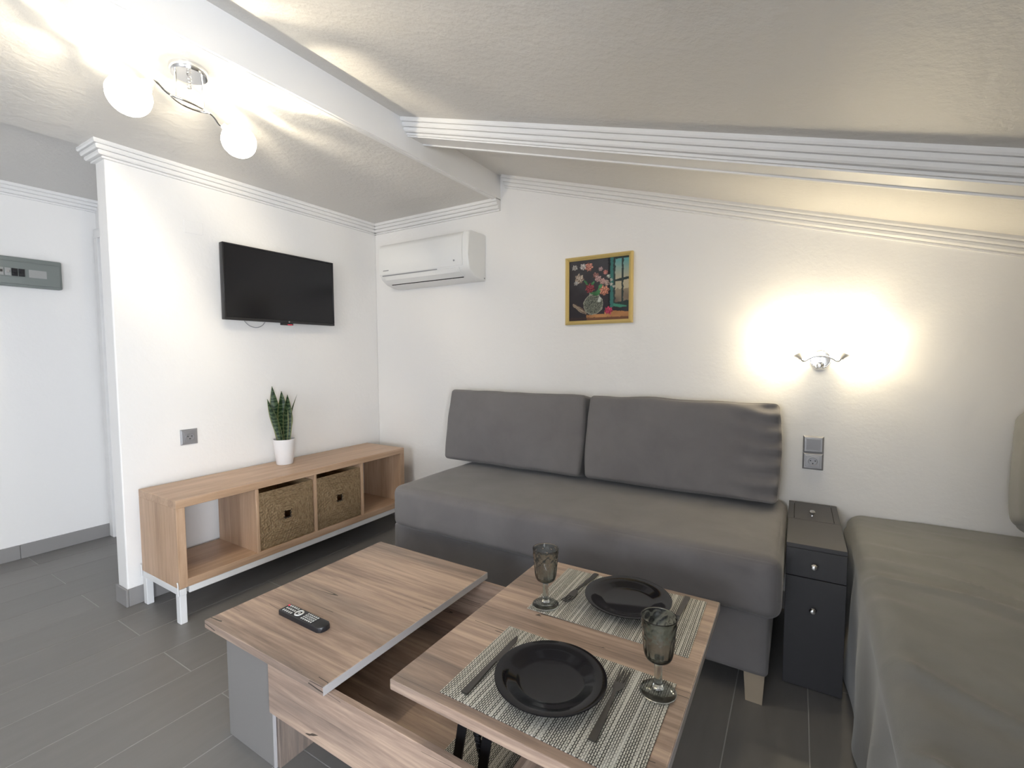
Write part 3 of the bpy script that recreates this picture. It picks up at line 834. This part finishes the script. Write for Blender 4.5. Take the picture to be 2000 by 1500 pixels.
part('inner_plate', mapR(box(-.029, .029, -.029, .029, .0095, .0115, .001, 1), (0, -1.373, .818), RX), 'silver_plastic', so)
socket_insert(so, (.0112, -1.373, .818), RX)
SX, SZ = 2.923, 0.789
sw = thing('switch_and_socket', (SX, 0, SZ), 'silver light switch above a socket in one frame by the sofa', 'switch')
for dz, k in ((.040, 0), (-.040, 1)):
    cz = SZ + dz
    part('face_plate', mapR(plate(-.042, .042, -.040, .040, .010), (SX, 0, cz), RY), 'silver_plastic', sw)
    if k == 0:
        bm = bmesh.new(); prism(bm, [(-.027, .009), (.027, .009), (.027, .0155), (-.027, .0115)], -.028, .028, 'X')
        part('rocker', mapR(bm, (SX, 0, cz), RY), 'silver_plastic', sw)
    else:
        part('inner_plate', mapR(box(-.029, .029, -.027, .027, .0095, .0115, .001, 1), (SX, 0, cz), RY), 'silver_plastic', sw)
        socket_insert(sw, (SX, -.0112, cz), RY)

jc = part('junction_cover', box(.0004, .0030, -1.350, -1.256, 1.930, 1.996, .0008, 1), 'wall')
tag(jc, 'flat white junction cover painted into the wall above the television', 'cover plate')

# ------------------------------------------------------------------ distribution board in the hallway
db = thing('distribution_board', (XH, -1.72, 1.69), 'grey-green electrical distribution box on the hallway wall', 'electrical box')
part('box_body', box(XH, XH + .055, -1.92, -1.528, 1.690, 1.866, .008, 3), 'panel_grey', db, 40)
part('cover', box(XH + .055, XH + .068, -1.908, -1.540, 1.702, 1.838, .005, 2), 'panel_grey', db, 40)
part('window_frame', box(XH + .068, XH + .071, -1.86, -1.70, 1.742, 1.800, .001, 1), 'panel_grey', db)
for k in range(5):
    b_ = part('breaker', box(XH + .0705, XH + .076, -1.850 + k * .030, -1.824 + k * .030, 1.748, 1.794, .001, 1), 'black_plastic' if k > 2 else 'label_grey', db)
    part('breaker_lever', box(XH + .076, XH + .084, -1.844 + k * .030, -1.830 + k * .030, 1.766, 1.780, .001, 1), 'chrome' if k == 2 else 'black_plastic', b_)
part('label_plate', box(XH + .068, XH + .0695, -1.685, -1.605, 1.748, 1.795), 'label_grey', db)

# ------------------------------------------------------------------ ceiling lamp with two swirl-glass globes
LX, LY = 0.985, -1.752
cl = thing('ceiling_lamp', (LX, LY, ZC), 'chrome ceiling lamp with two glowing glass globes', 'lamp')
bm = bmesh.new(); lathe(bm, [(0, 0), (.060, 0), (.060, -.016), (.055, -.024), (0, -.026)], 40, (LX, LY, ZC)); part('canopy', bm, 'chrome', cl, 40)
ZBAR = 2.150
for s in (-1, 1):
    bm = bmesh.new(); tube(bm, [(LX, LY + s * .044, ZC - .02), (LX, LY + s * .046, ZBAR)], .0042, 10); part('rod', bm, 'chrome', cl, 60)
bm = bmesh.new()
for sx in (-1, 1):
    tube(bm, bez((LX, LY - .062, ZBAR + .004), (LX + sx * .026, LY - .03, ZBAR - .006), (LX + sx * .026, LY + .03, ZBAR - .006), (LX, LY + .062, ZBAR - .004), 16), .0042, 10)
tube(bm, bez((LX, LY - .06, ZBAR + .004), (LX - .004, LY - .085, ZBAR + .01), (LX + .01, LY - .10, ZBAR + .030), (LX + .004, LY - .115, ZBAR + .026), 12), .0042, 10)
tube(bm, bez((LX, LY + .06, ZBAR - .004), (LX + .004, LY + .085, ZBAR - .008), (LX - .01, LY + .095, ZBAR - .036), (LX - .004, LY + .11, ZBAR - .03), 12), .0042, 10)
part('curved_bar', bm, 'chrome', cl, 60)
bm = bmesh.new()
h_ = [(LX + .006 * math.cos(k * .9), LY + .006 * math.sin(k * .9), ZC - .026 - k * .0016) for k in range(28)]
tube(bm, h_, .0022, 8); part('coil', bm, 'chrome', cl, 60)
def globe_mesh(r, n=48):
    """swirled, slightly scalloped glass globe open at the top"""
    bm = bmesh.new()
    prof = [(r * math.sin(a), r * math.cos(a)) for a in [0.30 + (PI - 0.30) * k / 26 for k in range(27)]]
    lathe(bm, [(max(x, 1e-6), z) for x, z in prof], n, rad=lambda a, rr, z: rr * (1 + .022 * math.sin(12 * a + z / r * 3.2)))
    top = [f for f in bm.faces if len(f.verts) > 4]
    if top: bmesh.ops.delete(bm, geom=top, context='FACES')
    return bm
def lamp_head(root, joint, centre, r, watt, col=(1, .87, .64), gm='globe', soft=.006):
    joint, centre = Vector(joint), Vector(centre)
    d = (centre - joint).normalized()
    rot = Vector((0, 0, -1)).rotation_difference(d).to_matrix()
    sk = part('lamp_socket', (lambda b: b)(bmesh_socket(joint, d)), 'satin', root, 40)
    bm = globe_mesh(r)
    for v in bm.verts: v.co = centre + rot @ v.co
    gl = part('glass_globe', bm, gm, root, 180, label='glowing swirled glass globe')
    bm = bmesh.new(); bmesh.ops.create_uvsphere(bm, u_segments=16, v_segments=12, radius=r * .20)
    for v in bm.verts: v.co = centre - d * r * .50 + rot @ v.co
    part('bulb', bm, 'bulb', root, 180)
    ld = bpy.data.lights.new('bulb_light', 'POINT'); ld.energy = watt; ld.color = col; ld.shadow_soft_size = soft
    lo = bpy.data.objects.new('bulb_light', ld); lo.location = centre + d * r * .05 - origin(root); COL.objects.link(lo); lo.parent = root
def bmesh_socket(joint, d):
    bm = bmesh.new()
    lathe(bm, [(0, 0), (.010, 0), (.013, -.012), (.021, -.026), (.023, -.034), (0, -.034)], 24)
    rot = Vector((0, 0, -1)).rotation_difference(d).to_matrix()
    for v in bm.verts: v.co = joint + rot @ v.co
    return bm
lamp_head(cl, (LX + .002, LY - .112, ZBAR + .022), (LX - .002, LY - .180, ZBAR - .050), .062, LAMP_W)
lamp_head(cl, (LX - .002, LY + .108, ZBAR - .026), (LX + .002, LY + .166, ZBAR - .066), .060, LAMP_W)

# ------------------------------------------------------------------ wall sconce, same family
WX, WZ = 2.938, 1.232
wl = thing('wall_sconce', (WX, 0, WZ), 'glowing chrome sconce with two glass globes on the sofa wall', 'lamp')
bm = bmesh.new(); lathe(bm, [(0, 0.0005), (.050, 0.0005), (.050, .012), (.043, .020), (0, .022)], 40, (WX, 0, WZ), 'Y'); part('wall_plate', bm, 'chrome', wl, 40)
bm = bmesh.new(); tube(bm, [(WX + .040 * math.cos(a), -.024, WZ + .040 * math.sin(a)) for a in [2 * PI * k / 40 for k in range(40)]], .004, 8, closed=True); part('ring', bm, 'chrome', wl, 60)
bm = bmesh.new(); tube(bm, [(WX, -.02, WZ), (WX, -.055, WZ + .004)], .006, 10)
tube(bm, bez((WX - .056, -.062, WZ - .004), (WX - .03, -.062, WZ + .022), (WX + .03, -.062, WZ + .022), (WX + .056, -.062, WZ - .004), 20), .0045, 10)
tube(bm, bez((WX - .056, -.062, WZ - .004), (WX - .066, -.062, WZ - .012), (WX - .074, -.065, WZ - .006), (WX - .076, -.066, WZ + .006), 8), .0042, 10)
tube(bm, bez((WX + .056, -.062, WZ - .004), (WX + .066, -.062, WZ - .012), (WX + .074, -.065, WZ - .006), (WX + .076, -.066, WZ + .006), 8), .0042, 10)
part('curved_bar', bm, 'chrome', wl, 60)
bm = bmesh.new(); lathe(bm, [(0, 0), (.013, 0), (.015, .01), (.010, .022), (0, .024)], 20, (WX, -.024, WZ - .028), 'Y'); part('finial', bm, 'chrome', wl, 40)
for s in (-1, 1):
    lamp_head(wl, (WX + s * .076, -.066, WZ + .004), (WX + s * .120, -.085, WZ + .076), .056, SCONCE_W, (1, .82, .50), 'globe_soft', .018)

# ------------------------------------------------------------------ sofa
SX0, SX1, SY0, SZT, SZB = 0.985, 2.822, -0.835, 0.553, 0.335
sf = thing('sofa', ((SX0 + SX1) / 2, -0.42, 0), 'long charcoal grey sofa bed against the white wall', 'sofa')
def seat_disp(p, u):
    # sagging, slightly wrinkled cover; lower front edge waves
    if u.y < -0.5 and u.z < -0.6: p.z += 0.010 * noise.noise(Vector((p.x * 4.5, 0, 2))) - 0.004
    if u.z > 0.9: p.z += 0.004 * noise.noise(Vector((p.x * 3, p.y * 3, 5)))
    return p
bm = soft_box((SX1 - SX0) / 2, (-.03 - SY0) / 2, (SZT - SZB) / 2, .045, (0.006, 0.012, 0.002), 44, .003, 3, seat_disp)
bmesh.ops.translate(bm, verts=bm.verts[:], vec=((SX0 + SX1) / 2, (SY0 - .03) / 2, (SZT + SZB) / 2))
part('seat_cushion', bm, 'sofa', sf, 180)
bm = soft_box((2.79 - .965) / 2, (.80 - .03) / 2, (SZB + .004 - .105) / 2, .018, (0, 0.004, 0), 20, .001, 9)
bmesh.ops.translate(bm, verts=bm.verts[:], vec=((2.79 + .965) / 2, -.415, (SZB + .004 + .105) / 2))
part('base', bm, 'sofa', sf, 180)
for lx in (1.02, 2.712):
    for ly in (-.79, -.10):
        bm = bmesh.new()
        prism(bm, [(lx, .112), (lx + .068, .112), (lx + .062, 0), (lx + .008, 0)], ly, ly + .06, 'Y')
        part('leg', bm, 'pale_wood', sf)
# back cushions, leaning on the wall
def back_cushion(x0, x1, label, seed, folds, h=0.455, th=0.15):
    w = x1 - x0
    def dsp(p, u):
        if folds and u.x > .55:
            k = (u.x - .55) / .45
            p.y -= .017 * k * math.sin(p.z * 75 + 3 * noise.noise(Vector((p.x * 6, p.z * 5, seed)))) * (1 if u.y < 0 else .3)
        # crowned top edge, soft corner ears
        p.z += .010 * noise.noise(Vector((p.x * 4, seed, 0))) * (u.z > .6)
        p.x += .014 * math.cos(u.z * PI / 2) * (1 if u.x > 0 else -1) * abs(u.x) ** 8
        return p
    bm = soft_box(w / 2, th / 2, h / 2, .020, (0.0, .022, .004), 34, .004, seed, dsp)
    tilt = math.radians(-11)
    R = Matrix.Rotation(tilt, 4, 'X')
    bmesh.ops.transform(bm, matrix=R, verts=bm.verts[:])
    zmin = min(v.co.z for v in bm.verts); ymax = max(v.co.y for v in bm.verts)
    cz, cy = SZT - zmin + .003, -.012 - ymax
    root = thing('back_cushion', ((x0 + x1) / 2, cy, SZT), label, 'cushion', group='back cushions on the charcoal sofa')
    bmesh.ops.translate(bm, verts=bm.verts[:], vec=((x0 + x1) / 2, cy, cz))
    part('cushion_cover', bm, 'sofa', root, 180)
    # welt along the front edge
    bm = bmesh.new(); pts = []
    a, b, r = w / 2 - .004, h / 2 - .004, .03
    for k in range(64):
        an = 2 * PI * k / 64; ex = 7
        cx = abs(math.cos(an)) ** (2 / ex) * math.copysign(1, math.cos(an)); cz_ = abs(math.sin(an)) ** (2 / ex) * math.copysign(1, math.sin(an))
        pts.append(R @ Vector((a * cx, -th / 2 + .014, b * cz_)) + Vector(((x0 + x1) / 2, cy, cz)))
    tube(bm, pts, .0028, 6, closed=True)
    part('piping', bm, 'sofa', root, 180)
back_cushion(0.872, 1.828, 'grey back cushion on the sofa beside the oak bench', 2.0, False)
back_cushion(1.862, 2.785, 'grey back cushion with creased end on the sofa under the sconce', 8.0, True)

# ------------------------------------------------------------------ slim bedside cabinet
NX0, NX1, NY0, NZ = 2.832, 3.021, -0.612, 0.550
ns = thing('bedside_cabinet', ((NX0 + NX1) / 2, -.32, 0), 'slim anthracite cabinet wedged between the sofa and the bed', 'cabinet')
part('body', box(NX0, NX1, NY0 + .018, -.02, 0.0, NZ - .016), 'stand_front', ns)
bm = bmesh.new()
bx(bm, NX0, NX1, NY0, -.30, NZ - .016, NZ, .001, 1)
bx(bm, NX0, NX0 + .022, -.30, -.02, NZ - .016, NZ, .001, 1); bx(bm, NX1 - .022, NX1, -.30, -.02, NZ - .016, NZ, .001, 1)
part('top_panel', bm, 'stand_front', ns)
lid = part('top_lid', box(NX0 + .0235, NX1 - .0235, -.297, -.02, NZ - .015, NZ, .001, 1), 'stand_front', ns)
for a_ in (NX0 + .0215, NX1 - .0245):
    part('lid_slot', box(a_, a_ + .003, -.275, -.06, NZ - .006, NZ + .0004), 'dark_hole', ns)
def knob(parent, c, ax):
    bm = bmesh.new(); lathe(bm, [(0, 0), (.006, 0), (.005, .008), (.011, .014), (.012, .020), (.008, .026), (0, .0275)], 10, c, ax)
    return part('knob', bm, 'chrome', parent, 30, label='faceted chrome knob')
knob(lid, (2.921, -.235, NZ), 'Z')
dr = part('drawer', box(NX0, NX1, NY0, NY0 + .018, .428, NZ - .017, .0012, 1), 'stand_front', ns)
knob(dr, (2.922, NY0, .478), 'Y')
dr = part('door', box(NX0, NX1, NY0, NY0 + .018, .004, .425, .0012, 1), 'stand_front', ns)
knob(dr, (2.922, NY0, .313), 'Y')

# ------------------------------------------------------------------ bed with draped grey cover
ZB_ = 0.522
bd = thing('bed', (3.65, -1.1, 0), 'bed under a rumpled grey cover at the right edge', 'bed')
def bed_cover():
    bm = bmesh.new()
    prof = []
    zt, xr = ZB_, 3.062
    for k in range(26): prof.append(('s', k / 26))
    for k in range(12): prof.append(('c', k / 12))
    for k in range(61): prof.append(('t', k / 60))
    ny = 150; y0, y1 = -2.12, -.012
    rows = []
    R = .06
    for j in range(ny + 1):
        y = y0 + (y1 - y0) * j / ny
        row = []
        lean = -.035 * (-y) ** 1.0 * .5
        for kind, s in prof:
            if kind == 's':
                z = .012 + s * (zt - R - .012); x = xr + lean - .012 * (1 - s) + .010 * math.sin(y * 17 + 4 * noise.noise(Vector((y * 2, z * 2, 0)))) * (1 - s * .7)
                x += .016 * noise.noise(Vector((y * 4.0, z * 3, 7)))
            elif kind == 'c':
                a = s * PI / 2; x = xr + lean + R * (1 - math.cos(a)); z = zt - R + R * math.sin(a)
            else:
                x = xr + lean + R + s * (4.22 - xr - R - lean); z = zt
            if kind != 's':
                # diagonal wrinkles fanning over the top, flatter towards the wall
                k = max(.15, min(1, (-y - .2) / .6)) * (1 if kind == 't' else s)
                wx_ = noise.noise(Vector((x * 1.7, y * 1.7, 3.0))) * .35; wy_ = noise.noise(Vector((x * 1.7, y * 1.7, 8.0))) * .35
                q = (x + wx_) * .75 + (y + wy_) * 1.5
                wv = noise.noise(Vector((q * 3.4, ((x + wx_) * .8 - (y + wy_) * .35) * 1.1, 2.2)))
                wv2 = noise.noise(Vector((q * 7.5, (x - y * .4) * 2.4, 9.0)))
                z += k * (.017 * (max(0, 1 - abs(wv) * 4.0)) ** 1.5 + .010 * wv2) + .010 * noise.noise(Vector((x * 1.8, y * 1.8, 4))) * k
            row.append(bm.verts.new((x, y, z)))
        rows.append(row)
    for a, b in zip(rows, rows[1:]):
        for k in range(len(a) - 1): bm.faces.new((a[k], a[k + 1], b[k + 1], b[k]))
    # foot end drop
    fr = rows[0]; low = [bm.verts.new((v.co.x, v.co.y - .01, .012)) for v in fr]
    for k in range(len(fr) - 1): bm.faces.new((fr[k], fr[k + 1], low[k + 1], low[k]))
    return bm
part('bed_cover', bed_cover(), 'bed', bd, 180)
part('mattress', box(3.16, 4.20, -2.08, -.03, .30, .46, .03, 3), 'bed', bd, 60)
part('bed_base', box(3.17, 4.20, -2.06, -.03, .0, .30), 'bed', bd)
bm = soft_box(.34, .10, .23, .05, (.01, .035, .02), 26, .006, 5)
bmesh.ops.transform(bm, matrix=Matrix.Rotation(math.radians(-20), 4, 'X') @ Matrix.Rotation(math.radians(6), 4, 'Y'), verts=bm.verts[:])
zmin = min(v.co.z for v in bm.verts); ymax = max(v.co.y for v in bm.verts); xmin = min(v.co.x for v in bm.verts)
off = Vector((3.535 - xmin, -.02 - ymax, ZB_ + .014 - zmin))
pw = thing('bed_pillow', (off.x, off.y, ZB_), 'plump grey pillow leaning on the wall at the head of the bed', 'pillow')
bmesh.ops.translate(bm, verts=bm.verts[:], vec=off)
part('pillow_cover', bm, 'bed', pw, 180)

# ------------------------------------------------------------------ lift-top coffee table
TLX0, TLX1, TRX0, TRX1, TYA, TYB = 1.197, 1.806, 2.055, 2.667, -1.877, -1.110
ZL, ZR, TT = 0.385, 0.500, 0.026
ct = thing('coffee_table', (1.85, -1.49, 0), 'rustic oak lift-top coffee table with one half raised', 'table')
part('fixed_top', box(TLX0, TLX1, TYA, TYB, ZL - TT, ZL, .0015, 1), 'table_x', ct)
part('edge_band', box(TLX1, TLX1 + .0012, TYA + .001, TYB - .001, ZL - TT + .001, ZL - .001), 'edge', ct)
rt_ = part('raised_top', box(TRX0, TRX1, TYA, TYB, ZR - TT, ZR, .0025, 2), 'table_x', ct)
part('edge_band', box(TRX1, TRX1 + .0012, TYA + .002, TYB - .002, ZR - TT + .002, ZR - .002), 'edge', ct)
AT, AB = ZL - TT - .001, .186
part('front_apron', box(1.522, 2.345, -1.858, -1.840, AB, AT, .001, 1), 'table_x', ct)
part('back_apron', box(1.28, 2.345, -1.148, -1.130, AB, AT, .001, 1), 'table_x', ct)
part('box_floor', box(1.28, 2.345, -1.840, -1.148, AB + .004, AB + .018), 'table_x', ct)
part('end_board', box(2.345, 2.362, -1.858, -1.130, AB, AT, .001, 1), 'table_y', ct)
part('end_board', box(1.264, 1.28, -1.840, -1.130, AB, AT, .001, 1), 'table_y', ct)
# block legs
for (a, b) in ((1.268, 1.522), (2.10, 2.345)):
    top_ = AB - .001
    if a < 1.5:
        part('leg_panel', box(a, b, -1.846, -1.830, 0, AT, .001, 1), 'grey_lam', ct)
        part('leg_panel', box(b, b + .016, -1.839, -1.150, 0, AB, .001, 1), 'table_z', ct)
        part('leg_panel', box(a, a + .016, -1.829, -1.150, 0, AB, .001, 1), 'table_z', ct)
        part('edge_band', box(b - .0005, b + .004, -1.8485, -1.840, 0, AT - .01), 'edge', ct)
    else:
        part('leg_panel', box(a, b, -1.838, -1.822, 0, top_, .001, 1), 'grey_lam', ct)
        part('leg_panel', box(a - .016, a, -1.838, -1.150, 0, top_, .001, 1), 'table_z', ct)
    part('leg_panel', box(a, b, -1.166, -1.150, 0, top_, .001, 1), 'grey_lam', ct)
# lift mechanism: paired flat arms and gas spring on both sides
for yy in (-1.775, -1.215):
    for (xa, xb) in ((2.160, 2.205), (2.232, 2.277)):
        bm = bmesh.new()
        prism(bm, [(xa - .012, AB + .02), (xa + .012, AB + .02), (xb + .012, ZR - TT - .012), (xb - .012, ZR - TT - .012)], yy - .003, yy + .003, 'Y')
        part('lift_arm', bm, 'black_metal', ct)
    bm = bmesh.new(); tube(bm, [(2.205, yy + .012, ZR - TT - .05), (2.262, yy + .012, AB + .03)], .006, 10)
    hl = [(2.205 + .057 * k / 120, yy + .012, (ZR - TT - .05) + (AB + .03 - ZR + TT + .05) * k / 120) for k in range(121)]
    hl = [(x + .0085 * math.cos(k * .9), y + .0085 * math.sin(k * .9), z) for k, (x, y, z) in enumerate(hl)]
    tube(bm, hl, .0018, 6); part('gas_spring', bm, 'black_metal', ct, 60)
    part('mount_rail', box(2.08, 2.40, yy - .010, yy + .010, ZR - TT - .014, ZR - TT - .0005), 'black_metal', ct)
    part('mount_rail', box(2.10, 2.32, yy - .010, yy + .010, AB + .0185, AB + .03), 'black_metal', ct)

# placemats
def placemat(x0, x1, y0, y1, z, label, rz=0.0):
    root = thing('placemat', ((x0 + x1) / 2, (y0 + y1) / 2, z), label, 'placemat', rz, 'woven placemats')
    w, d = (x1 - x0) / 2, (y1 - y0) / 2
    part('woven_sheet', box(-w, w, -d, d, 0.0004, .0022, .0006, 1), 'mat', root, local=True)
placemat(2.184, 2.634, -1.851, -1.551, ZR, 'woven black and white placemat under the near plate')
placemat(2.178, 2.636, -1.443, -1.137, ZR, 'woven black and white placemat under the far plate', math.radians(.8))
placemat(2.075, 2.34, -1.74, -1.25, AB + .018, 'woven placemat stored inside the coffee table box')

# plates
def make_plate(x, y, label):
    bm = bmesh.new()
    lathe(bm, [(0, .0045), (.070, .0045), (.080, .006), (.098, .0135), (.1265, .0205), (.1285, .0215), (.1285, .0228), (.1265, .0232), (.097, .0168), (.079, .0098), (.069, .0080), (0, .0080)], 72)
    lathe(bm, [(.058, .0055), (.058, 0), (.063, 0), (.065, .0055)], 72)
    o = part('dinner_plate', bm, 'black_gloss', None, 30)
    o.location = (x, y, ZR + .0023)
    return tag(o, label, 'plate', 'black dinner plates')
make_plate(2.386, -1.700, 'glossy black dinner plate on the nearer placemat')
make_plate(2.428, -1.262, 'glossy black dinner plate on the placemat nearer the sofa')

# goblets
def make_goblet(x, y, label):
    root = thing('goblet', (x, y, ZR + .0023), label, 'glass', group='smoked glass goblets')
    H = .176
    def emb(a, r, z):
        if .088 < z < .128: return r + .0009 * abs(math.sin(10 * a)) * min(1, (z - .088) / .006)
        if .128 <= z < .166:
            q = (z - .128) / .038
            return r + .0009 * max(0, math.sin(9 * a + q * 9)) ** 2 + .0009 * max(0, math.sin(9 * a - q * 9)) ** 2
        return r
    outer = [(0.0001, .0745), (.012, .0745), (.021, .0765), (.0275, .081)] + [(.0300 + .0085 * (k / 26) ** .8, .086 + .086 * k / 26) for k in range(27)] + [(.0390, .174), (.0392, H - .0005)]
    inner = [(.0378, H), (.0370, .173), (.0352, .15), (.0325, .12), (.0285, .093), (.024, .084), (.014, .0800), (.0001, .0795)]
    bm = bmesh.new(); lathe(bm, outer + inner, 120, rad=lambda a, r, z: emb(a, r, z) if r > .0285 and (r, z) not in inner else r)
    part('bowl', bm, 'smoke', root, 180, local=True)
    bm = bmesh.new(); lathe(bm, [(0.0001, .009), (.0125, .0115), (.0095, .018), (.0088, .030), (.0088, .060), (.0096, .0700), (.012, .0740), (0.0001, .0742)], 12)
    part('stem', bm, 'smoke', root, 50, local=True)
    bm = bmesh.new(); lathe(bm, [(0.0001, .0002), (.037, .0002), (.0395, .0012), (.0400, .003), (.0385, .005), (.025, .0072), (.012, .0090), (0.0001, .0090)], 72, rad=lambda a, r, z: r + (.0005 * math.sin(36 * a) if .03 < r else 0))
    part('foot', bm, 'smoke', root, 60, local=True)
make_goblet(2.220, -1.402, 'smoked glass goblet beside the fork and far plate')
make_goblet(2.604, -1.600, 'smoked glass goblet at the near right placemat corner')

# cutlery
def cutlery_obj(name, bm, x, y, rz, label, cat, group):
    o = part(name, bm, 'steel_dark', None, 45)
    o.location = (x, y, ZR + .0024); o.rotation_euler = (0, 0, rz)
    return tag(o, label, cat, group)
def strip(bm, rows, th):
    """rows: list of (y, half_width, z) -> solid ribbon"""
    T = []; 
    for y, w, z in rows:
        T.append([bm.verts.new(v) for v in ((-w, y, z), (w, y, z), (w, y, z + th), (-w, y, z + th))])
    for a, b in zip(T, T[1:]):
        for k in range(4): bm.faces.new((a[k], a[(k + 1) % 4], b[(k + 1) % 4], b[k]))
    bm.faces.new(T[0][::-1]); bm.faces.new(T[-1])
def fork_mesh():
    """tines point to +y; length 0.23, origin at the middle"""
    bm = bmesh.new()
    strip(bm, [(-.116, .0075, .001), (-.112, .0085, .001), (-.05, .0065, .002), (.01, .0035, .006), (.030, .0040, .007)], .0035)
    strip(bm, [(.030, .0040, .007), (.040, .0090, .006), (.050, .0118, .0045), (.068, .0125, .0025)], .0022)
    for k in range(4):
        cx = -.0106 + k * .00705
        rows = [(.067, .0021, .0027), (.09, .0019, .0028), (.108, .0015, .005), (.114, .0009, .0065)]
        b2_ = bmesh.new(); strip(b2_, rows, .0020)
        for v in b2_.verts: v.co.x += cx
        me_ = bpy.data.meshes.new('tmp'); b2_.to_mesh(me_); b2_.free(); bm.from_mesh(me_); bpy.data.meshes.remove(me_)
    return bm
def knife_mesh():
    """blade points to +y; length 0.245"""
    bm = bmesh.new()
    strip(bm, [(-.122, .0075, .001), (-.118, .0085, .001), (-.03, .0065, .0015), (.004, .0055, .0015)], .0045)
    T = []
    for y, a, b in [(.004, -.0055, .0055), (.02, -.0065, .0080), (.06, -.0065, .0095), (.095, -.006, .0085), (.112, -.0045, .005), (.1225, -.002, .0005)]:
        T.append([bm.verts.new(v) for v in ((a, y, .0015), (b, y, .0015), (b, y, .0022), (a, y, .0035))])
    for a, b in zip(T, T[1:]):
        for k in range(4): bm.faces.new((a[k], a[(k + 1) % 4], b[(k + 1) % 4], b[k]))
    bm.faces.new(T[0][::-1]); bm.faces.new(T[-1])
    return bm
cutlery_obj('fork', fork_mesh(), 2.5255, -1.688, math.radians(1.5), 'dark steel fork between the near plate and the near goblet', 'fork', 'dark steel forks')
cutlery_obj('fork', fork_mesh(), 2.272, -1.253, math.radians(180 - 4), 'dark steel fork beside the far plate and far goblet', 'fork', 'dark steel forks')
cutlery_obj('knife', knife_mesh(), 2.2345, -1.708, math.radians(1.5), 'dark steel knife left of the near plate', 'knife', 'dark steel knives')
cutlery_obj('knife', knife_mesh(), 2.5765, -1.262, math.radians(180 - 1), 'dark steel knife right of the far plate behind the near goblet', 'knife', 'dark steel knives')

# remote control
rc = thing('remote_control', (1.486, -1.708, ZL), 'black remote control with white keys on the low table half', 'remote control', math.radians(-0.5))
bm = bmesh.new()
L2, W2 = .111, .0235
out = [(-L2, -W2 + .004), (-L2 + .004, -W2), (L2 - .016, -W2), (L2 - .004, -W2 + .007), (L2, -.004), (L2, .004), (L2 - .004, W2 - .007), (L2 - .016, W2), (-L2 + .004, W2), (-L2, W2 - .004)]
prism(bm, out, .0008, .017, 'Z')
bmesh.ops.bevel(bm, geom=[e for e in bm.edges if e.verts[0].co.z > .016 and e.verts[1].co.z > .016], offset=.003, segments=2, profile=.5, affect='EDGES')
part('body', bm, 'black_plastic', rc, 40, local=True)
part('key_panel', box(-L2 + .010, L2 - .050, -W2 + .005, W2 - .005, .0168, .0174), 'black_gloss', rc, local=True)
bm = bmesh.new()
def key(x, y, a=.0038, b=.0024): bx(bm, x - a * .55, x + a * .55, y - b * 1.25, y + b * 1.25, .0172, .0188, .0004, 1)
for i in range(5):
    for y in (-.0135, 0, .0135): key(-.094 + i * .0105, y, .0048, .003)
for i in range(6):
    for y in (-.0135, -.0045, .0045, .0135): key(.004 + i * .0098, y, .0046, .0024)
part('key', bm, 'key_white', rc, local=True)['kind'] = 'stuff'
bm = bmesh.new()
tube(bm, [(-.028 + .0125 * math.cos(a), .0135 * math.sin(a), .0175) for a in [2 * PI * k / 32 for k in range(32)]], .0030, 8, closed=True)
part('navigation_ring', bm, 'key_white', rc, 60, local=True)
bm = bmesh.new(); lathe(bm, [(0, 0), (.005, 0), (.0045, .0018), (0, .002)], 16, (-.028, 0, .0172)); part('ok_key', bm, 'key_white', rc, 40, local=True)
bm = bmesh.new(); bx(bm, -.107, -.101, .010, .017, .0165, .0182, .0008, 1); part('power_key', bm, 'red_dot', rc, local=True, label='small red power key')
